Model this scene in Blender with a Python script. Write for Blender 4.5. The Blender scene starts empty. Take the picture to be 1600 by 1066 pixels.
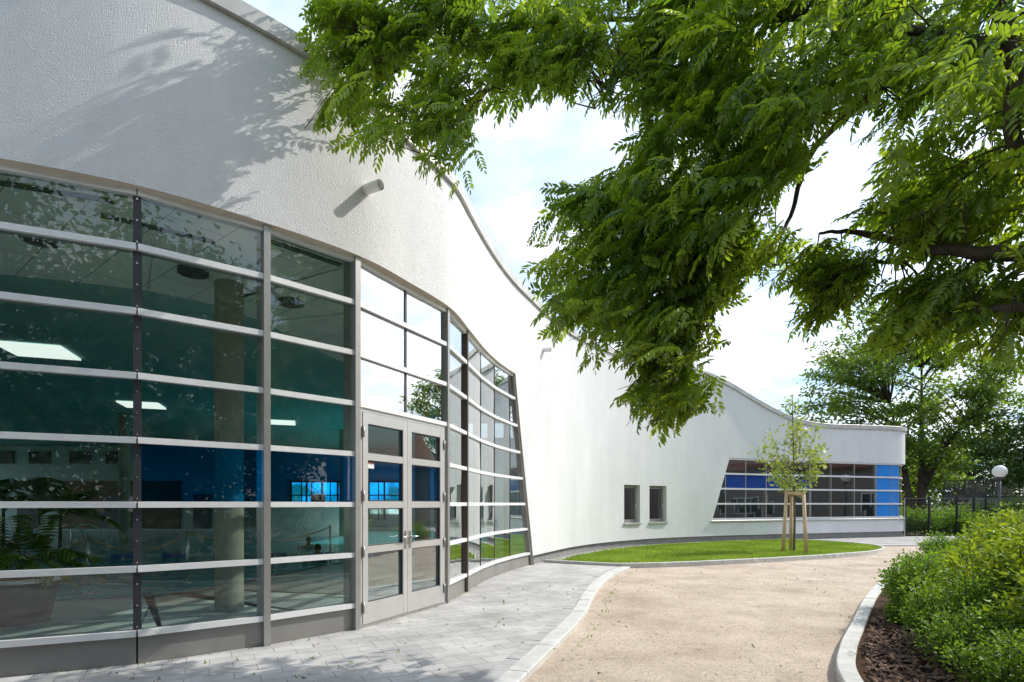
import bpy, math, random
import numpy as np
from mathutils import Vector
from mathutils.geometry import tessellate_polygon

R = math.radians
random.seed(7)
rng = np.random.default_rng(11)
S = bpy.context.scene
C = S.collection

# ------------------------------------------------------------------ camera, sky, sun, exposure
EYE = 1.55
F = 889.0                       # focal length in pixels of the 1600 px wide photograph
cam = bpy.data.cameras.new('camera')
cam.sensor_width = 36.0
cam.lens = F / 1600 * 36.0
cam.shift_y = (787 - 533) / 1600
cam.clip_start = 0.05
cam.clip_end = 3000
camo = bpy.data.objects.new('camera', cam)
camo.location = (0, 0, EYE)
camo.rotation_euler = (R(90), 0, 0)
C.objects.link(camo)
S.camera = camo

SUN_AZ = 20.0                   # degrees from +X towards +Y
SUN_EL = 42.0
sd = Vector((math.cos(R(SUN_AZ)) * math.cos(R(SUN_EL)), math.sin(R(SUN_AZ)) * math.cos(R(SUN_EL)), math.sin(R(SUN_EL))))
sun = bpy.data.lights.new('sun', 'SUN')
sun.energy = 2.15
sun.angle = R(0.53)
sun.color = (1.0, 0.955, 0.88)
suno = bpy.data.objects.new('sun', sun)
suno.rotation_euler = sd.to_track_quat('Z', 'Y').to_euler()
suno.location = (20, 10, 30)
C.objects.link(suno)

w = bpy.data.worlds.new('World')
S.world = w
w.use_nodes = True
nt = w.node_tree
nt.nodes.clear()
N = nt.nodes.new
out = N('ShaderNodeOutputWorld')
bg = N('ShaderNodeBackground')
bg.inputs['Strength'].default_value = 0.15
sky = N('ShaderNodeTexSky')
sky.sky_type = 'NISHITA'
sky.sun_disc = False
sky.sun_elevation = R(SUN_EL)
sky.sun_rotation = R(90 - SUN_AZ)
sky.air_density = 1.0
sky.dust_density = 1.6
sky.ozone_density = 1.0
tc = N('ShaderNodeTexCoord')
sep = N('ShaderNodeSeparateXYZ')
nt.links.new(tc.outputs['Generated'], sep.inputs[0])
addz = N('ShaderNodeMath'); addz.operation = 'ADD'; addz.inputs[1].default_value = 0.22
nt.links.new(sep.outputs['Z'], addz.inputs[0])
mx = N('ShaderNodeMath'); mx.operation = 'MAXIMUM'; mx.inputs[1].default_value = 0.12
nt.links.new(addz.outputs[0], mx.inputs[0])
dv = N('ShaderNodeVectorMath'); dv.operation = 'DIVIDE'
nt.links.new(tc.outputs['Generated'], dv.inputs[0])
cmb = N('ShaderNodeCombineXYZ')
for i in range(3):
    nt.links.new(mx.outputs[0], cmb.inputs[i])
nt.links.new(cmb.outputs[0], dv.inputs[1])
noi = N('ShaderNodeTexNoise')
noi.inputs['Scale'].default_value = 1.5
noi.inputs['Detail'].default_value = 7
noi.inputs['Roughness'].default_value = 0.52
nt.links.new(dv.outputs[0], noi.inputs['Vector'])
cr = N('ShaderNodeValToRGB')
cr.color_ramp.elements[0].position = 0.40
cr.color_ramp.elements[0].color = (0.22, 0.22, 0.22, 1)
cr.color_ramp.elements[1].position = 0.58
cr.color_ramp.elements[1].color = (1, 1, 1, 1)
nt.links.new(noi.outputs['Fac'], cr.inputs['Fac'])
noi2 = N('ShaderNodeTexNoise')
noi2.inputs['Scale'].default_value = 3.2
noi2.inputs['Detail'].default_value = 5
nt.links.new(dv.outputs[0], noi2.inputs['Vector'])
cr2 = N('ShaderNodeValToRGB')
cr2.color_ramp.elements[0].position = 0.35
cr2.color_ramp.elements[0].color = (2.25, 3.2, 4.3, 1)
cr2.color_ramp.elements[1].position = 0.68
cr2.color_ramp.elements[1].color = (4.8, 4.85, 4.9, 1)
nt.links.new(noi2.outputs['Fac'], cr2.inputs['Fac'])
mxc = N('ShaderNodeMix'); mxc.data_type = 'RGBA'
nt.links.new(cr.outputs['Color'], mxc.inputs['Factor'])
nt.links.new(sky.outputs['Color'], mxc.inputs['A'])
dt = N('ShaderNodeVectorMath'); dt.operation = 'DOT_PRODUCT'; dt.inputs[1].default_value = tuple(sd)
nt.links.new(tc.outputs['Generated'], dt.inputs[0])
pwr = N('ShaderNodeMath'); pwr.operation = 'POWER'; pwr.use_clamp = True; pwr.inputs[1].default_value = 5.0
dmx = N('ShaderNodeMath'); dmx.operation = 'MAXIMUM'; dmx.inputs[1].default_value = 0.0
nt.links.new(dt.outputs['Value'], dmx.inputs[0]); nt.links.new(dmx.outputs[0], pwr.inputs[0])
bst = N('ShaderNodeMath'); bst.operation = 'MULTIPLY_ADD'; bst.inputs[1].default_value = 0.55; bst.inputs[2].default_value = 1.0
nt.links.new(pwr.outputs[0], bst.inputs[0])
vsc = N('ShaderNodeVectorMath'); vsc.operation = 'SCALE'
nt.links.new(cr2.outputs['Color'], vsc.inputs[0]); nt.links.new(bst.outputs[0], vsc.inputs['Scale'])
nt.links.new(vsc.outputs[0], mxc.inputs['B'])
nt.links.new(mxc.outputs['Result'], bg.inputs['Color'])
nt.links.new(bg.outputs[0], out.inputs[0])

S.view_settings.view_transform = 'Standard'
S.view_settings.look = 'None'
S.view_settings.exposure = 0.96
S.view_settings.gamma = 1.0
S.render.engine = 'CYCLES'
S.cycles.use_denoising = True
S.cycles.max_bounces = 10
S.cycles.diffuse_bounces = 4
S.cycles.glossy_bounces = 4
S.cycles.transmission_bounces = 6
S.cycles.transparent_max_bounces = 16
S.cycles.sample_clamp_indirect = 6.0
S.cycles.caustics_reflective = False
S.cycles.caustics_refractive = False

# ------------------------------------------------------------------ helpers: geometry
def G(px, py, z=0.0):
    """ground point seen at a pixel of the photograph"""
    dy = py - 787
    Y = F * (EYE - z) / dy
    return ((px - 800) / F * Y, Y)

def AT(px, py, Y):
    return Vector(((px - 800) / F * Y, Y, EYE + (787 - py) / F * Y))

def wloc(o):
    v = Vector((0, 0, 0))
    while o is not None:
        v += o.location
        o = o.parent
    return v

def tag(o, label=None, cat=None, group=None, kind=None):
    if label: o['label'] = label
    if cat: o['category'] = cat
    if group: o['group'] = group
    if kind: o['kind'] = kind
    return o

def thing(name, loc, label, cat, group=None):
    o = bpy.data.objects.new(name, None)
    o.empty_display_size = 0.2
    o.location = loc
    C.objects.link(o)
    return tag(o, label, cat, group)

def mesh_np(name, V, faces_n, nper, mat, parent=None, smooth=False, tone=None):
    """fast mesh of polygons with nper corners each"""
    V = np.asarray(V, dtype=np.float64)
    if parent is not None:
        V = V - np.array(wloc(parent))
    faces_n = np.asarray(faces_n, dtype=np.int32)
    me = bpy.data.meshes.new(name)
    me.vertices.add(len(V))
    me.vertices.foreach_set('co', V.astype(np.float32).ravel())
    nf = len(faces_n)
    me.loops.add(nf * nper)
    me.loops.foreach_set('vertex_index', faces_n.ravel())
    me.polygons.add(nf)
    me.polygons.foreach_set('loop_start', np.arange(0, nf * nper, nper, dtype=np.int32))
    me.polygons.foreach_set('loop_total', np.full(nf, nper, dtype=np.int32))
    if smooth:
        me.polygons.foreach_set('use_smooth', np.ones(nf, dtype=bool))
    if tone is not None:
        a = me.attributes.new('tone', 'FLOAT', 'POINT')
        a.data.foreach_set('value', np.asarray(tone, dtype=np.float32))
    me.update(calc_edges=True)
    me.materials.append(mat)
    o = bpy.data.objects.new(name, me)
    C.objects.link(o)
    if parent is not None:
        o.parent = parent
    return o

class MB:
    def __init__(s):
        s.v = []; s.f = []; s.sm = []
    def add(s, vs, fs, smooth=False):
        b = len(s.v)
        s.v.extend([tuple(v) for v in vs])
        for f in fs:
            s.f.append(tuple(b + i for i in f)); s.sm.append(smooth)
    def hexa(s, p):      # 8 points: bottom 4, top 4
        s.add(p, [(0, 3, 2, 1), (4, 5, 6, 7), (0, 1, 5, 4), (1, 2, 6, 5), (2, 3, 7, 6), (3, 0, 4, 7)])
    def box(s, x0, x1, y0, y1, z0, z1):
        s.hexa([(x0, y0, z0), (x1, y0, z0), (x1, y1, z0), (x0, y1, z0), (x0, y0, z1), (x1, y0, z1), (x1, y1, z1), (x0, y1, z1)])
    def obox(s, P, t, u0, u1, z0, z1, d0, d1):
        """box in a frame: along t from P, height z, depth d along outward normal"""
        n = (t[1], -t[0])
        def q(u, d, z): return (P[0] + t[0] * u + n[0] * d, P[1] + t[1] * u + n[1] * d, z)
        s.hexa([q(u0, d0, z0), q(u0, d1, z0), q(u1, d1, z0), q(u1, d0, z0), q(u0, d0, z1), q(u0, d1, z1), q(u1, d1, z1), q(u1, d0, z1)])
    def tube(s, pts, rad, sides=8, caps=True):
        pts = [Vector(p) for p in pts]
        n = len(pts)
        if not hasattr(rad, '__len__'): rad = [rad] * n
        vs = []
        ref = None
        for i, p in enumerate(pts):
            d = (pts[min(i + 1, n - 1)] - pts[max(i - 1, 0)])
            if d.length < 1e-9: d = Vector((0, 0, 1))
            d.normalize()
            if ref is None:
                ref = Vector((1, 0, 0)) if abs(d.x) < 0.9 else Vector((0, 1, 0))
            a = (ref - d * ref.dot(d)).normalized()
            ref = a
            b = d.cross(a)
            for k in range(sides):
                an = 2 * math.pi * k / sides
                vs.append(p + (a * math.cos(an) + b * math.sin(an)) * rad[i])
        fs = []
        for i in range(n - 1):
            for k in range(sides):
                k2 = (k + 1) % sides
                fs.append((i * sides + k, i * sides + k2, (i + 1) * sides + k2, (i + 1) * sides + k))
        s.add(vs, fs, True)
        if caps:
            b = len(s.v) - len(vs)
            s.f.append(tuple(b + k for k in reversed(range(sides)))); s.sm.append(False)
            s.f.append(tuple(b + (n - 1) * sides + k for k in range(sides))); s.sm.append(False)
    def lathe(s, c, prof, sides=24):
        vs = []; fs = []
        for r, z in prof:
            for k in range(sides):
                a = 2 * math.pi * k / sides
                vs.append((c[0] + r * math.cos(a), c[1] + r * math.sin(a), c[2] + z))
        for i in range(len(prof) - 1):
            for k in range(sides):
                k2 = (k + 1) % sides
                fs.append((i * sides + k, i * sides + k2, (i + 1) * sides + k2, (i + 1) * sides + k))
        s.add(vs, fs, True)
    def poly(s, pts, z):
        tri = tessellate_polygon([[Vector((p[0], p[1], 0)) for p in pts]])
        vs = [(p[0], p[1], z) for p in pts]
        fs = []
        for t in tri:
            a, b, c = [Vector((pts[i][0], pts[i][1], 0)) for i in t]
            if (b - a).cross(c - a).z < 0: t = (t[0], t[2], t[1])
            fs.append(tuple(t))
        s.add(vs, fs)
    def grid(s, rows):
        m = len(rows); n = len(rows[0])
        vs = [p for r in rows for p in r]
        fs = [(i * n + j, i * n + j + 1, (i + 1) * n + j + 1, (i + 1) * n + j) for i in range(m - 1) for j in range(n - 1)]
        s.add(vs, fs, True)
    def build(s, name, mat, parent=None):
        me = bpy.data.meshes.new(name)
        off = wloc(parent) if parent is not None else Vector((0, 0, 0))
        me.from_pydata([(v[0] - off.x, v[1] - off.y, v[2] - off.z) for v in s.v], [], s.f)
        me.polygons.foreach_set('use_smooth', s.sm)
        me.materials.append(mat)
        me.update()
        o = bpy.data.objects.new(name, me)
        C.objects.link(o)
        if parent is not None: o.parent = parent
        return o

def kids(o): return [c for c in bpy.data.objects if c.parent == o]

def copy_tree(o, parent=None):
    c = o.copy(); C.objects.link(c)
    if parent is not None: c.parent = parent
    for ch in kids(o): copy_tree(ch, c)
    return c

def catmull(pts, n=24):
    P = [np.array(p, float) for p in pts]
    P = [2 * P[0] - P[1]] + P + [2 * P[-1] - P[-2]]
    o = []
    for i in range(1, len(P) - 2):
        p0, p1, p2, p3 = P[i - 1:i + 3]
        for k in range(n):
            t = k / n
            o.append(0.5 * ((2 * p1) + (-p0 + p2) * t + (2 * p0 - 5 * p1 + 4 * p2 - p3) * t * t + (-p0 + 3 * p1 - 3 * p2 + p3) * t ** 3))
    o.append(P[-2])
    return np.array(o)

# ------------------------------------------------------------------ helpers: materials
def mat(name, col, rough=0.6, metal=0.0, spec=0.5, var=0.0, vscale=3.0, bump=0.0, bscale=40.0, col2=None, bdist=0.02, detail=4):
    m = bpy.data.materials.new(name); m.use_nodes = True
    t = m.node_tree; p = t.nodes['Principled BSDF']
    p.inputs['Roughness'].default_value = rough
    p.inputs['Metallic'].default_value = metal
    p.inputs['Specular IOR Level'].default_value = spec
    p.inputs['Base Color'].default_value = (*col, 1)
    co = t.nodes.new('ShaderNodeTexCoord')
    if var or col2:
        n = t.nodes.new('ShaderNodeTexNoise'); n.inputs['Scale'].default_value = vscale; n.inputs['Detail'].default_value = 6
        n.inputs['Roughness'].default_value = 0.62
        t.links.new(co.outputs['Object'], n.inputs['Vector'])
        r = t.nodes.new('ShaderNodeValToRGB')
        c2 = col2 or tuple(c * (1 - var) for c in col)
        r.color_ramp.elements[0].position = 0.32; r.color_ramp.elements[0].color = (*c2, 1)
        r.color_ramp.elements[1].position = 0.66; r.color_ramp.elements[1].color = (*col, 1)
        t.links.new(n.outputs['Fac'], r.inputs['Fac']); t.links.new(r.outputs['Color'], p.inputs['Base Color'])
    if bump:
        n2 = t.nodes.new('ShaderNodeTexNoise'); n2.inputs['Scale'].default_value = bscale; n2.inputs['Detail'].default_value = detail
        t.links.new(co.outputs['Object'], n2.inputs['Vector'])
        b = t.nodes.new('ShaderNodeBump'); b.inputs['Strength'].default_value = bump; b.inputs['Distance'].default_value = bdist
        t.links.new(n2.outputs['Fac'], b.inputs['Height']); t.links.new(b.outputs['Normal'], p.inputs['Normal'])
    return m

def glass(name, tint, base=0.10, power=4.0, dirt=0.0):
    """coated window glass: clear tinted body, mirror coat that grows towards grazing"""
    m = bpy.data.materials.new(name); m.use_nodes = True
    t = m.node_tree; t.nodes.clear(); n = t.nodes.new; L = t.links.new
    o = n('ShaderNodeOutputMaterial')
    tr = n('ShaderNodeBsdfTransparent'); tr.inputs['Color'].default_value = (*tint, 1)
    gl = n('ShaderNodeBsdfGlossy'); gl.inputs['Roughness'].default_value = 0.0; gl.inputs['Color'].default_value = (0.97, 0.98, 0.98, 1)
    lw = n('ShaderNodeLayerWeight'); lw.inputs['Blend'].default_value = 0.5
    pw = n('ShaderNodeMath'); pw.operation = 'POWER'; pw.inputs[1].default_value = power
    L(lw.outputs['Facing'], pw.inputs[0])
    ma = n('ShaderNodeMath'); ma.operation = 'MULTIPLY_ADD'; ma.inputs[1].default_value = 1 - base; ma.inputs[2].default_value = base
    L(pw.outputs[0], ma.inputs[0])
    mx = n('ShaderNodeMixShader')
    ge = n('ShaderNodeNewGeometry')
    fr_ = n('ShaderNodeMath'); fr_.operation = 'SUBTRACT'; fr_.inputs[0].default_value = 1.0; L(ge.outputs['Backfacing'], fr_.inputs[1])
    mf = n('ShaderNodeMath'); mf.operation = 'MULTIPLY'; L(ma.outputs[0], mf.inputs[0]); L(fr_.outputs[0], mf.inputs[1])
    L(mf.outputs[0], mx.inputs['Fac']); L(tr.outputs[0], mx.inputs[1]); L(gl.outputs[0], mx.inputs[2])
    last = mx
    if dirt:
        co = n('ShaderNodeTexCoord')
        no = n('ShaderNodeTexNoise'); no.inputs['Scale'].default_value = 9; no.inputs['Detail'].default_value = 9; no.inputs['Roughness'].default_value = 0.75
        L(co.outputs['Object'], no.inputs['Vector'])
        rp = n('ShaderNodeMapRange'); rp.inputs['From Min'].default_value = 0.48; rp.inputs['From Max'].default_value = 0.85
        rp.inputs['To Max'].default_value = dirt
        L(no.outputs['Fac'], rp.inputs['Value'])
        df = n('ShaderNodeBsdfDiffuse'); df.inputs['Color'].default_value = (0.42, 0.43, 0.42, 1)
        m2 = n('ShaderNodeMixShader'); L(rp.outputs['Result'], m2.inputs['Fac']); L(mx.outputs[0], m2.inputs[1]); L(df.outputs[0], m2.inputs[2])
        # faint waviness of float glass
        last = m2
    L(last.outputs[0], o.inputs['Surface'])
    return m

def leaf_mat(name, dark, light, trans, tw=0.45, gloss=0.06):
    m = bpy.data.materials.new(name); m.use_nodes = True
    t = m.node_tree; t.nodes.clear(); n = t.nodes.new; L = t.links.new
    o = n('ShaderNodeOutputMaterial')
    a = n('ShaderNodeAttribute'); a.attribute_name = 'tone'
    r = n('ShaderNodeValToRGB')
    r.color_ramp.elements[0].color = (*dark, 1); r.color_ramp.elements[1].color = (*light, 1)
    L(a.outputs['Fac'], r.inputs['Fac'])
    d = n('ShaderNodeBsdfDiffuse'); L(r.outputs['Color'], d.inputs['Color'])
    tl = n('ShaderNodeBsdfTranslucent')
    mm = n('ShaderNodeMix'); mm.data_type = 'RGBA'; mm.blend_type = 'MULTIPLY'; mm.inputs['Factor'].default_value = 1
    L(r.outputs['Color'], mm.inputs['A']); mm.inputs['B'].default_value = (*trans, 1)
    L(mm.outputs['Result'], tl.inputs['Color'])
    m1 = n('ShaderNodeMixShader'); m1.inputs['Fac'].default_value = tw
    L(d.outputs[0], m1.inputs[1]); L(tl.outputs[0], m1.inputs[2])
    g = n('ShaderNodeBsdfGlossy'); g.inputs['Roughness'].default_value = 0.38; g.inputs['Color'].default_value = (0.8, 0.85, 0.8, 1)
    m2 = n('ShaderNodeMixShader'); m2.inputs['Fac'].default_value = gloss
    L(m1.outputs[0], m2.inputs[1]); L(g.outputs[0], m2.inputs[2])
    L(m2.outputs[0], o.inputs['Surface'])
    return m

M = {}
def stucco():
    m = bpy.data.materials.new('white_render'); m.use_nodes = True
    t = m.node_tree; p = t.nodes['Principled BSDF']; n = t.nodes.new; L = t.links.new
    p.inputs['Roughness'].default_value = 0.92; p.inputs['Specular IOR Level'].default_value = 0.15
    co = n('ShaderNodeTexCoord')
    a = n('ShaderNodeTexNoise'); a.inputs['Scale'].default_value = 0.7; a.inputs['Detail'].default_value = 8; a.inputs['Roughness'].default_value = 0.6
    mp = n('ShaderNodeMapping'); mp.inputs['Scale'].default_value = (1, 1, 0.45)
    L(co.outputs['Object'], mp.inputs['Vector']); L(mp.outputs[0], a.inputs['Vector'])
    r = n('ShaderNodeValToRGB')
    r.color_ramp.elements[0].position = 0.3; r.color_ramp.elements[0].color = (0.70, 0.70, 0.705, 1)
    r.color_ramp.elements[1].position = 0.7; r.color_ramp.elements[1].color = (0.78, 0.78, 0.775, 1)
    L(a.outputs['Fac'], r.inputs['Fac'])
    # weathering: faint runs that follow the wall downwards, and cloudy patches
    m2 = n('ShaderNodeMapping'); m2.inputs['Scale'].default_value = (1.5, 1.5, 0.22); L(co.outputs['Object'], m2.inputs['Vector'])
    st_ = n('ShaderNodeTexNoise'); st_.inputs['Scale'].default_value = 1.6; st_.inputs['Detail'].default_value = 7; st_.inputs['Roughness'].default_value = 0.65; L(m2.outputs[0], st_.inputs['Vector'])
    sr = n('ShaderNodeMapRange'); sr.inputs['From Min'].default_value = 0.42; sr.inputs['From Max'].default_value = 0.72; sr.inputs['To Min'].default_value = 1.0; sr.inputs['To Max'].default_value = 0.945; L(st_.outputs['Fac'], sr.inputs['Value'])
    ml = n('ShaderNodeMix'); ml.data_type = 'RGBA'; ml.blend_type = 'MULTIPLY'; ml.inputs['Factor'].default_value = 1
    L(r.outputs['Color'], ml.inputs['A']); L(sr.outputs['Result'], ml.inputs['B']); L(ml.outputs['Result'], p.inputs['Base Color'])
    wn = n('ShaderNodeTexNoise'); wn.inputs['Scale'].default_value = 14; wn.inputs['Detail'].default_value = 2; L(co.outputs['Object'], wn.inputs['Vector'])
    wa = n('ShaderNodeVectorMath'); wa.operation = 'MULTIPLY_ADD'; wa.inputs[1].default_value = (0.12, 0.12, 0.12); L(wn.outputs['Color'], wa.inputs[0]); L(co.outputs['Object'], wa.inputs[2])
    v = n('ShaderNodeTexVoronoi'); v.feature = 'SMOOTH_F1'; v.inputs['Scale'].default_value = 88; v.inputs['Smoothness'].default_value = 0.6
    L(wa.outputs[0], v.inputs['Vector'])
    b = n('ShaderNodeBump'); b.inputs['Strength'].default_value = 0.65; b.inputs['Distance'].default_value = 0.010
    L(v.outputs['Distance'], b.inputs['Height']); b.invert = True
    v2 = n('ShaderNodeTexNoise'); v2.inputs['Scale'].default_value = 3.5; v2.inputs['Detail'].default_value = 2
    L(co.outputs['Object'], v2.inputs['Vector'])
    b2 = n('ShaderNodeBump'); b2.inputs['Strength'].default_value = 0.12; b2.inputs['Distance'].default_value = 0.05
    L(v2.outputs['Fac'], b2.inputs['Height']); L(b.outputs['Normal'], b2.inputs['Normal'])
    L(b2.outputs['Normal'], p.inputs['Normal'])
    return m
M['render'] = stucco()
M['reveal'] = mat('beige_reveal', (0.62, 0.55, 0.44), 0.8, var=0.12, vscale=5)
M['coping'] = mat('zinc_coping', (0.54, 0.53, 0.50), 0.5, metal=0.25, var=0.25, vscale=2.2)
M['plinth'] = mat('grey_plinth', (0.27, 0.265, 0.26), 0.85, var=0.25, vscale=4, bump=0.2, bscale=120)
M['alu'] = mat('grey_aluminium', (0.40, 0.39, 0.375), 0.38, metal=0.55, var=0.12, vscale=6)
M['alu_light'] = mat('silver_aluminium', (0.84, 0.84, 0.835), 0.4, metal=0.15, var=0.1, vscale=5)
M['alu_panel'] = mat('grey_metal_panel', (0.30, 0.29, 0.275), 0.45, metal=0.3, var=0.16, vscale=2.5)
M['door_metal'] = mat('door_aluminium', (0.55, 0.54, 0.52), 0.4, metal=0.35, var=0.1, vscale=4)
M['dark_joint'] = mat('dark_joint', (0.035, 0.037, 0.045), 0.45)
M['bolt'] = mat('steel_bolt', (0.6, 0.6, 0.6), 0.3, metal=0.9)
M['steel'] = mat('brushed_steel', (0.62, 0.60, 0.57), 0.25, metal=0.95, var=0.1)
M['white'] = mat('white_paint', (0.78, 0.78, 0.76), 0.5, var=0.06)
M['glass'] = glass('clear_coated_glass', (0.88, 0.945, 0.92), 0.085, 3.2, dirt=0.07)
M['mirror_glass'] = glass('sun_coated_glass', (0.88, 0.93, 0.92), 0.38, 2.0, dirt=0.02)
M['door_glass'] = glass('door_glass', (0.82, 0.88, 0.86), 0.26, 2.4, dirt=0.03)
M['glass_blue'] = glass('blue_film_glass', (0.04, 0.62, 1.0), 0.07, 3.4)
M['glass_dark'] = glass('dark_window_glass', (0.50, 0.57, 0.57), 0.22, 3.0)
M['glass_dblue'] = mat('dark_blue_film', (0.010, 0.055, 0.28), 0.03, spec=0.9)
M['blue_panel'] = mat('bright_blue_panel', (0.03, 0.26, 0.76), 0.12, spec=0.7, var=0.12, vscale=0.8)
M['sticker_white'] = mat('sticker_white', (0.8, 0.78, 0.77), 0.4)
M['sticker_red'] = mat('sticker_red', (0.55, 0.05, 0.04), 0.4)

# ------------------------------------------------------------------ the facade line (plan) and its roof height
PLAN = [(-34, 1.0), (-20, 2.6), (-12, 3.35), (-8.2, 3.95), (-5.85, 4.62), (-4.72, 5.02), (-3.63, 5.51), (-2.71, 6.24), (-1.95, 7.03), (-1.49, 7.87), (-1.05, 8.87), (-0.84, 9.99),
        (-0.63, 11.2), (-0.39, 12.2), (-0.06, 13.2), (0.36, 14.2), (0.80, 15.2), (1.72, 17.2), (2.95, 19.1), (4.7, 20.95), (6.5, 22.25), (8.3, 23.2), (10.5, 24.15),
        (13.0, 25.1), (16.0, 26.2), (17.9, 26.85), (18.65, 27.25), (19.1, 27.95), (19.3, 29.0), (19.3, 31), (19.3, 34)]
CV = catmull(PLAN, 40)
seg = np.linalg.norm(np.diff(CV, axis=0), axis=1)
CS = np.concatenate([[0], np.cumsum(seg)])
def cpt(s): return np.array([np.interp(s, CS, CV[:, 0]), np.interp(s, CS, CV[:, 1])])
def ctan(s):
    d = cpt(s + 0.06) - cpt(s - 0.06)
    return d / np.linalg.norm(d)
def cn(s):
    t = ctan(s); return np.array([t[1], -t[0]])
def cp(s, z, off=0.0):
    q = cpt(s) + cn(s) * off
    return (q[0], q[1], z)
CPX = 800 + F * CV[:, 0] / CV[:, 1]
_ok = (CV[:, 1] > 3.9) & (CS < np.interp(19.0, CV[:, 0][:int(len(CV) * 0.9)], CS[:int(len(CV) * 0.9)]))
def s_px(px): return float(np.interp(px, CPX[_ok], CS[_ok]))
def s_near(P): return float(CS[np.argmin(np.linalg.norm(CV - np.array(P), axis=1))])

_rp = [(340, 0), (430, 52), (490, 80), (600, 186), (720, 316), (760, 383), (800, 437), (850, 487), (950, 545), (1040, 570), (1100, 580), (1140, 599), (1180, 625), (1210, 641), (1240, 655), (1268, 661), (1300, 664), (1350, 665), (1392, 667)]
_rs = [0, s_px(60)]; _rz = [6.9, 6.85]
for px, py in _rp:
    s_ = s_px(px); _rs.append(s_); _rz.append(EYE + (787 - py) / F * cpt(s_)[1])
_rs.append(CS[-1]); _rz.append(_rz[-1])
_sg = np.arange(0, CS[-1], 0.1)
_zg = np.interp(_sg, _rs, _rz)
_k = np.exp(-0.5 * (np.arange(-14, 15) / 5.0) ** 2); _k /= _k.sum()
_zg = np.convolve(np.pad(_zg, 14, mode='edge'), _k, 'valid')
def roof(s): return float(np.interp(s, _sg, _zg))

WO = 0.11                                   # wall face stands this far in front of the glass line
HEAD = 4.58
ROWS = [0.30, 0.92, 1.54, 2.16, 2.78, 3.40, 4.02, 4.55]

sB = s_near((-8.2, 3.95))                   # left end of the glass front, outside the frame
sTopR = s_px(798.5)                         # top right corner of the glass front
sBotR = s_px(828)                           # bottom right corner
def slant(z): return sBotR + (sTopR - sBotR) * min(1, max(0, z / HEAD))
# small windows
W1 = (s_px(971), s_px(996)); W2 = (s_px(1011), s_px(1038)); WZ = (0.84, 2.22)
# far ribbon window
fB = s_px(1110); fT = s_px(1137); FZ = (0.90, 3.43)
def fslant(z): return fB + (fT - fB) * (z - FZ[0]) / (FZ[1] - FZ[0])
sEnd = s_near((19.3, 33.5))
sL0 = 0.5

def patch(mb, sl, sr, zb, zt, nz=10, ds=0.12, off=WO):
    """wall sheet; sl, sr functions of z; zb, zt numbers or functions of s"""
    fl = sl if callable(sl) else (lambda z: sl)
    fr = sr if callable(sr) else (lambda z: sr)
    n = max(2, int((fr(zb if not callable(zb) else 0) - fl(zb if not callable(zb) else 0)) / ds) + 1)
    rows = []
    for i in range(nz + 1):
        v = i / nz; row = []
        for j in range(n + 1):
            u = j / n
            if callable(zt):
                s0 = fl(zb) + (fr(zb) - fl(zb)) * u
                row.append(cp(s0, zb + (zt(s0) - zb) * v, off))
            else:
                z = zb + (zt - zb) * v
                s0 = fl(z) + (fr(z) - fl(z)) * u
                row.append(cp(s0, z, off))
        rows.append(row)
    mb.grid(rows)

bld = thing('swimming_hall', (0, 8, 0), 'white curved swimming hall with wavy roofline and tall glass front', 'building')
PZ = 0.24                                   # plinth top
wall = MB()
patch(wall, sL0, sB, PZ, HEAD, 6, 0.5)
patch(wall, sL0, sTopR, HEAD, roof, 16, 0.12)
patch(wall, slant, W1[0], PZ, HEAD, 24, 0.12)
patch(wall, sTopR, W1[0], HEAD, roof, 10, 0.12)
for a, b in (W1, W2):
    patch(wall, a, b, PZ, WZ[0], 4, 0.1)
    patch(wall, a, b, WZ[1], roof, 14, 0.1)
patch(wall, W1[1], W2[0], PZ, roof, 20, 0.1)
s3 = s_px(1085)
patch(wall, W2[1], s3, PZ, roof, 24, 0.12)
patch(wall, s3, sEnd, PZ, FZ[0], 4, 0.1)
patch(wall, s3, fslant, FZ[0], FZ[1], 10, 0.1)
patch(wall, s3, sEnd, FZ[1], roof, 10, 0.1)
# underside edge of the render above the plinth
def ribbon(mb, pts, d0, d1, flip=False):
    """pts: (s, z) list; strip from offset d0 to d1"""
    rows = [[cp(s, z, d0) for s, z in pts], [cp(s, z, d1) for s, z in pts]]
    mb.grid(rows)
def srange(a, b, ds=0.12):
    n = max(2, int(abs(b - a) / ds) + 1)
    return [a + (b - a) * i / n for i in range(n + 1)]
ribbon(wall, [(s, PZ) for s in srange(sBotR, sEnd)], WO, 0.02)
walls = wall.build('wall', M['render'], bld)

# reveals of the openings
rv = MB()
ribbon(rv, [(s, HEAD) for s in srange(sB, sTopR)], WO - 0.001, -0.12)
ribbon(rv, [(slant(HEAD * i / 30), HEAD * i / 30) for i in range(31)], WO - 0.001, -0.10)
rv.build('reveal', M['reveal'], bld)
rv = MB()
ribbon(rv, [(s, FZ[1]) for s in srange(fT, sEnd)], WO - 0.001, -0.15)
ribbon(rv, [(fslant(z), z) for z in (0.9, 1.5, 2.2, 2.8, 3.43)], WO - 0.001, -0.15)
for a, b in (W1, W2):
    for s in (a, b): ribbon(rv, [(s, WZ[0]), (s, WZ[1])], WO - 0.001, -0.16)
    ribbon(rv, [(s, WZ[1]) for s in srange(a, b)], WO - 0.001, -0.16)
    ribbon(rv, [(s, WZ[0]) for s in srange(a, b)], WO - 0.001, -0.16)
rv.build('window_reveal', M['render'], bld)

# plinth
pl = MB()
pl.grid([[cp(s, z, 0.035) for s in srange(sBotR + 0.02, sEnd)] for z in (-0.12, PZ + 0.005)])
pl.build('plinth', M['plinth'], bld)

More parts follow.
